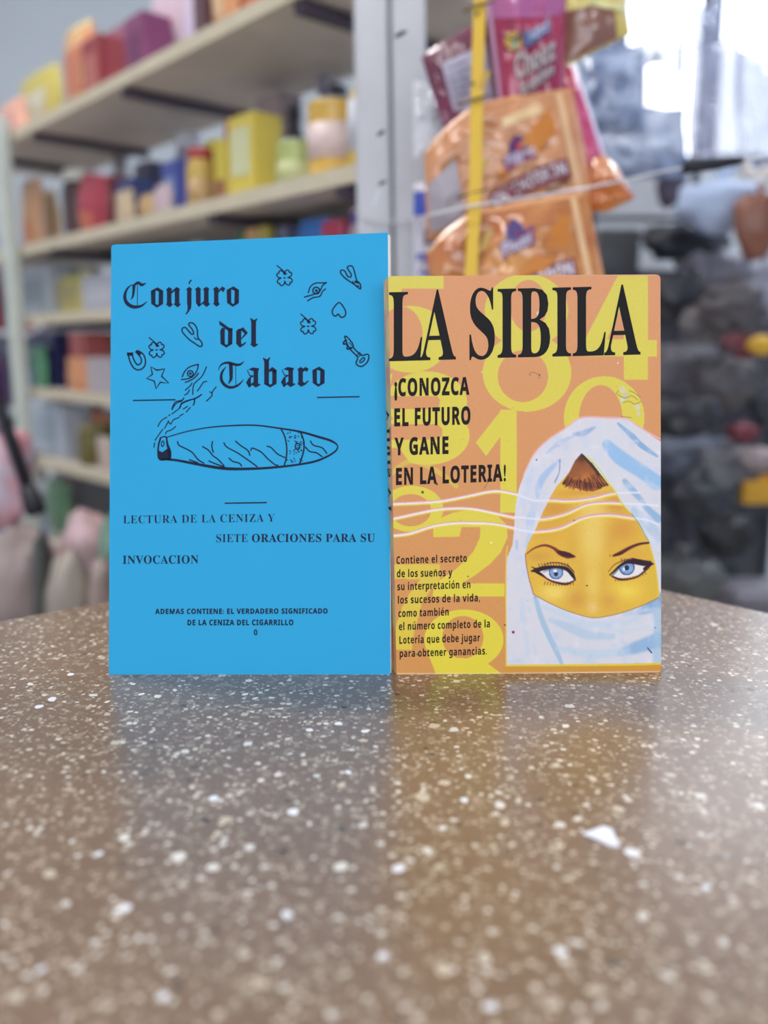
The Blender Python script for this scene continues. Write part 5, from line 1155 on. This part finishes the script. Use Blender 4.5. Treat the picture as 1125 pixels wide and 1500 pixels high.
def hang(px, py, rx, ry_, col, label, seed, dep=1.62, col2=None, cat='bag', name='goods_bag', rough=.5, wr=.42, knot=True, sheen=.15):
    for q in [dep] + [1.40 + .03 * i for i in range(12)]:
        c = at(px, py, q); k = q / FPX; hx = rx * k * 1.08; hy = min(rx * k * .45, .04) * 1.18; hz = ry_ * k * 1.08
        if not any(abs(c.x - e[0]) < hx + e[3] and abs(c.y - e[1]) < hy + e[4] and abs(c.z - e[2]) < hz + e[5] for e in HUNG): dep = q; break
    c = at(px, py, dep); k = dep / FPX; HUNG.append((c.x, c.y, c.z, rx * k * 1.08, min(rx * k * .45, .04) * 1.18, ry_ * k * 1.08))
    return lump(name, c, (rx * k * .94, min(rx * k * .45, .04), ry_ * k * .92), col, label, cat, seed, knot, col2, wire=None, rough=rough, wr=wr, sheen=sheen)
g0 = hang(1003, 352, 66, 34, (34, 38, 50), 'glossy black navy bag at the top of the dark pile', 31, wr=.3, dep=1.68)
hang(1052, 396, 52, 40, (120, 118, 132), 'mid grey crumpled bag right below the black navy bag', 32, dep=1.58)
hang(992, 428, 46, 44, (52, 52, 60), 'charcoal bag beside the orange booklet top corner', 33, dep=1.50)
hang(1078, 446, 50, 46, (78, 72, 76), 'brownish charcoal bag at right of the charcoal bag', 34, dep=1.60)
hang(1034, 470, 34, 34, (112, 108, 110), 'small dull grey bag between two charcoal bags', 35, dep=1.57)
hang(1002, 535, 50, 46, (124, 122, 132), 'lighter grey bag beside the orange booklet', 36, dep=1.64, col2=(100, 98, 106))
hang(1062, 556, 50, 50, (88, 84, 88), 'warm dark grey bag right of the lighter grey bag', 37, dep=1.54)
hang(1000, 606, 56, 36, (44, 45, 52), 'near black bag above the bluish grey bag', 38, dep=1.65)
hang(1005, 664, 56, 42, (98, 106, 124), 'bluish grey bag level with the veil top', 39, dep=1.64)
hang(1062, 690, 46, 52, (104, 104, 112), 'pale grey bag left of the yellow tray', 40, dep=1.54)
hang(1030, 730, 54, 40, (46, 49, 58), 'dark slate bag below the bluish grey bag', 41, dep=1.62)
hang(985, 770, 46, 46, (66, 70, 82), 'slate blue bag close to the booklet edge', 42, dep=1.64)
hang(1066, 780, 44, 38, (28, 28, 36), 'small black bag above the grey panel', 43, dep=1.50)
gg = hang(1000, 845, 60, 46, (92, 94, 94), 'greenish grey bag just above the counter edge', 44, dep=1.56)
def hook(o, hz, zb):
    t = LOC[o.name] + EZ * hz
    mk('hanger_wire', *tube([t - EZ * .03, t + EZ * .010, Vector((t.x, RY + .082, zb))], .0015, 6), DM, o, True)
hook(g0, 2 * 34 * .92 * 1.68 / FPX * .96, 1.322)
gt = LOC[gg.name] + EZ * (2 * 46 * .92 * 1.56 / FPX * .96)
mk('hanger_wire', *tube([gt - EZ * .02, gt + EZ * .012, Vector((gt.x, RY + .082, .705))], .0015, 6), DM, gg, True)
hang(1052, 850, 28, 50, (60, 62, 68), 'narrow dark bag next to the grey panel', 45, dep=1.60)
hang(985, 272, 24, 34, (98, 88, 108), 'small plum grey bag under the clear cord', 46, dep=1.66)
hang(1112, 322, 40, 62, (134, 82, 64), 'reddish brown bag at the right edge', 47, dep=1.56, wr=.2)
hang(1058, 296, 70, 50, (184, 200, 230), 'pale blue plastic bag under the black cord sleeve', 48, dep=1.62, wr=.2)
hang(1118, 420, 40, 48, (150, 150, 166), 'light grey bag at the right edge below the brown bag', 49, dep=1.71)
hang(1116, 506, 24, 16, (224, 172, 40), 'bright yellow bundle at the right edge', 50, dep=1.56, knot=False, wr=.1)
hang(1082, 506, 26, 26, (120, 42, 52), 'dark red bundle left of the yellow bundle', 51, dep=1.60, knot=False)
hang(1090, 634, 24, 16, (110, 34, 50), 'crimson bundle above the yellow tray', 52, dep=1.56, knot=False)
hang(1124, 590, 28, 40, (40, 44, 58), 'dark navy bundle at the right edge', 53, dep=1.62, knot=False)
hang(1112, 672, 30, 18, (160, 146, 148), 'pale pinkish bundle resting over the yellow tray', 54, dep=1.56, knot=False)
# yellow tray
tp_ = at(1122, 716, 1.56)
tr = thing('tray', tp_ - EZ * .022, 'shallow yellow tray at the right edge', 'tray')
mk('tray_base', *box(tp_ - EZ * .018, .055, .04, .004, bev=.001), mat((214, 156, 40), .4), tr)
for dx, dy, hx, hy in ((0, -.04, .055, .002), (0, .04, .055, .002), (-.055, 0, .002, .04), (.055, 0, .002, .04)): mk('tray_wall', *box(tp_ + Vector((dx, dy, 0)), hx, hy, .020), mat((222, 166, 40), .4), tr)
# grey panel lower right
gp = at(1118, 830, 1.50)
pn = thing('storage_bin', Vector((gp.x, gp.y, 0)), 'plain grey plastic bin below the yellow tray', 'bin')
mk('bin_body', *box(Vector((gp.x, gp.y, .31)), .062, .05, .31, bev=.008), mat((130, 126, 136), .45), pn); 
mk('bin_lid', *box(Vector((gp.x, gp.y, .6325)), .066, .054, .012, bev=.005), mat((142, 138, 148), .4), pn)
# white bead string at the right edge
bs = thing('bead_string', at(1108, 262, 1.5), 'short string of round white beads at right edge above the brown bag', 'beads')
for x, y, r_ in ((1096, 254, 11), (1110, 264, 12), (1122, 252, 11), (1092, 240, 8)):
    mk('bead', *lathe(at(x, y, 1.5), [(r_ * .0012 * math.sin(t), -r_ * .0012 * math.cos(t)) for t in np.linspace(.15, 2.99, 9)], 14), mat((236, 226, 220), .25), bs, True)
# hanging clear bags before the window
def sheet_bag(px0, py0, px1, py1, dep, col, label, seed, alpha=1.0, trans=0.0, col2=None, bulge=.03, name='plastic_bag', rz=2.6):
    n = 22; v = []
    for sg in (1, -1):
        for j in range(n + 1):
            for i in range(n + 1):
                u, t = i / n, j / n; e = (math.sin(math.pi * u) ** .6 if 0 < u < 1 else 0) * (math.sin(math.pi * t) ** .5 if 0 < t < 1 else 0)
                nx = noise.noise(Vector((u * 4 + seed, t * 2, 0))) * 8 * (1 - abs(2 * u - 1) * .3)
                wv = noise.noise(Vector((u * 6 + seed, t * 5, sg))) * .010 + abs(noise.noise(Vector((u * 9 - t * 4, t * 7 + seed, sg)))) * .012
                v.append(at(px0 + (px1 - px0) * u + nx, py0 + (py1 - py0) * t + noise.noise(Vector((u * 3, seed, t))) * 8, dep - sg * (bulge * e + wv * e)))
    N = (n + 1) ** 2; f = []
    for j in range(n):
        for i in range(n):
            a = j * (n + 1) + i; f += [(a, a + n + 1, a + n + 2, a + 1), (N + a, N + a + 1, N + a + n + 2, N + a + n + 1)]
    topc = at((px0 + px1) / 2, py0, dep); r = thing(name, topc, label, 'bag')
    mk('film', v, f, mat(col, .22, coat=.5, rgb2=col2, scale=26, var=.1, alpha=alpha, spec=.8), r, True)
    mk('hanging_loop', *tube([topc, topc + EZ * .05], .0015, 6), DM, r, True)
    return r
sheet_bag(846, 66, 946, 196, 1.25, (176, 190, 220), 'clear bag with blue and white speckled contents right of snack bags', 61, .8, col2=(96, 112, 150))
sheet_bag(866, 156, 1006, 262, 1.53, (170, 182, 210), 'crumpled blue grey plastic bag below the speckled bag', 62, .78, col2=(120, 136, 170))
sheet_bag(1010, 60, 1086, 232, 1.45, (172, 178, 208), 'lilac plastic bag hanging above the black cord sleeve', 63, .55)
sheet_bag(1078, 76, 1150, 250, 1.55, (128, 142, 176), 'steel blue plastic bag at the upper right edge', 64, .6, col2=(160, 174, 206))
sheet_bag(1006, 10, 1056, 66, 1.50, (164, 176, 214), 'pale blue plastic bag hanging against the window top', 65, .45)
sheet_bag(898, -30, 920, 120, 1.50, (120, 140, 186), 'narrow blue plastic bag beside the yellow snack bag', 66, .5)
sheet_bag(930, 60, 1000, 112, 1.52, (150, 166, 206), 'light blue plastic bag beneath the bright window pane', 67, .45, col2=(180, 190, 220))
# dark cable in front of the window
cb_ = thing('hanging_cable', at(1000, -40, 1.4), 'thin dark cable hanging in front of the bright window', 'cable')
mk('cable', *tube([at(1001, -420, 1.4), at(1000, -40, 1.4), at(1001, 40, 1.4), at(999, 100, 1.4), at(996, 150, 1.4)], [.002, .003, .004, .0045, .003], 8), mat((70, 78, 104), .5), cb_, True)
# lamp
lc = at(958, 124, 1.44)
lm = thing('hanging_lamp', lc, 'small glowing white bulb hanging before the plastic bags', 'lamp')
mk('bulb', *lathe(lc - EZ * .032, [(.004, 0), (.012, .004), (.019, .018), (.023, .036), (.021, .050), (.012, .060)], 18), mat((255, 252, 250), .3, emit=3.0, var=0.0), lm, True)
mk('socket', *lathe(lc + EZ * .028, [(.012, 0), (.012, .020), (.004, .026)], 14), mat((200, 204, 214), .4), lm, True)
mk('lamp_cord', *tube([lc + EZ * .05, Vector((lc.x, lc.y, 3.49))], .0015, 6), mat((180, 184, 196), .5), lm, True)
# pale partition between the snack bags and the hanging goods
pp = at(905, 400, 2.5)
o = mk('pillar', *box(Vector((pp.x, pp.y, .80)), .12, .06, .80), mat((190, 194, 200), .6)); o['kind'] = 'structure'
dbx = at(898, 385, 1.9)
r = thing('crate', Vector((dbx.x, dbx.y, 0)), 'dark grey stacked crate column behind the orange snack bags', 'crate')
for k in range(6): 
    zt = zof(898, 338, Vector((dbx.x, dbx.y, 0))); hh = zt / 6
    mk('crate_tier', *box(Vector((dbx.x, dbx.y, hh * (k + .5))), .045, .05, hh / 2 - .001, bev=.004), mat((88, 90, 92), .5), r)
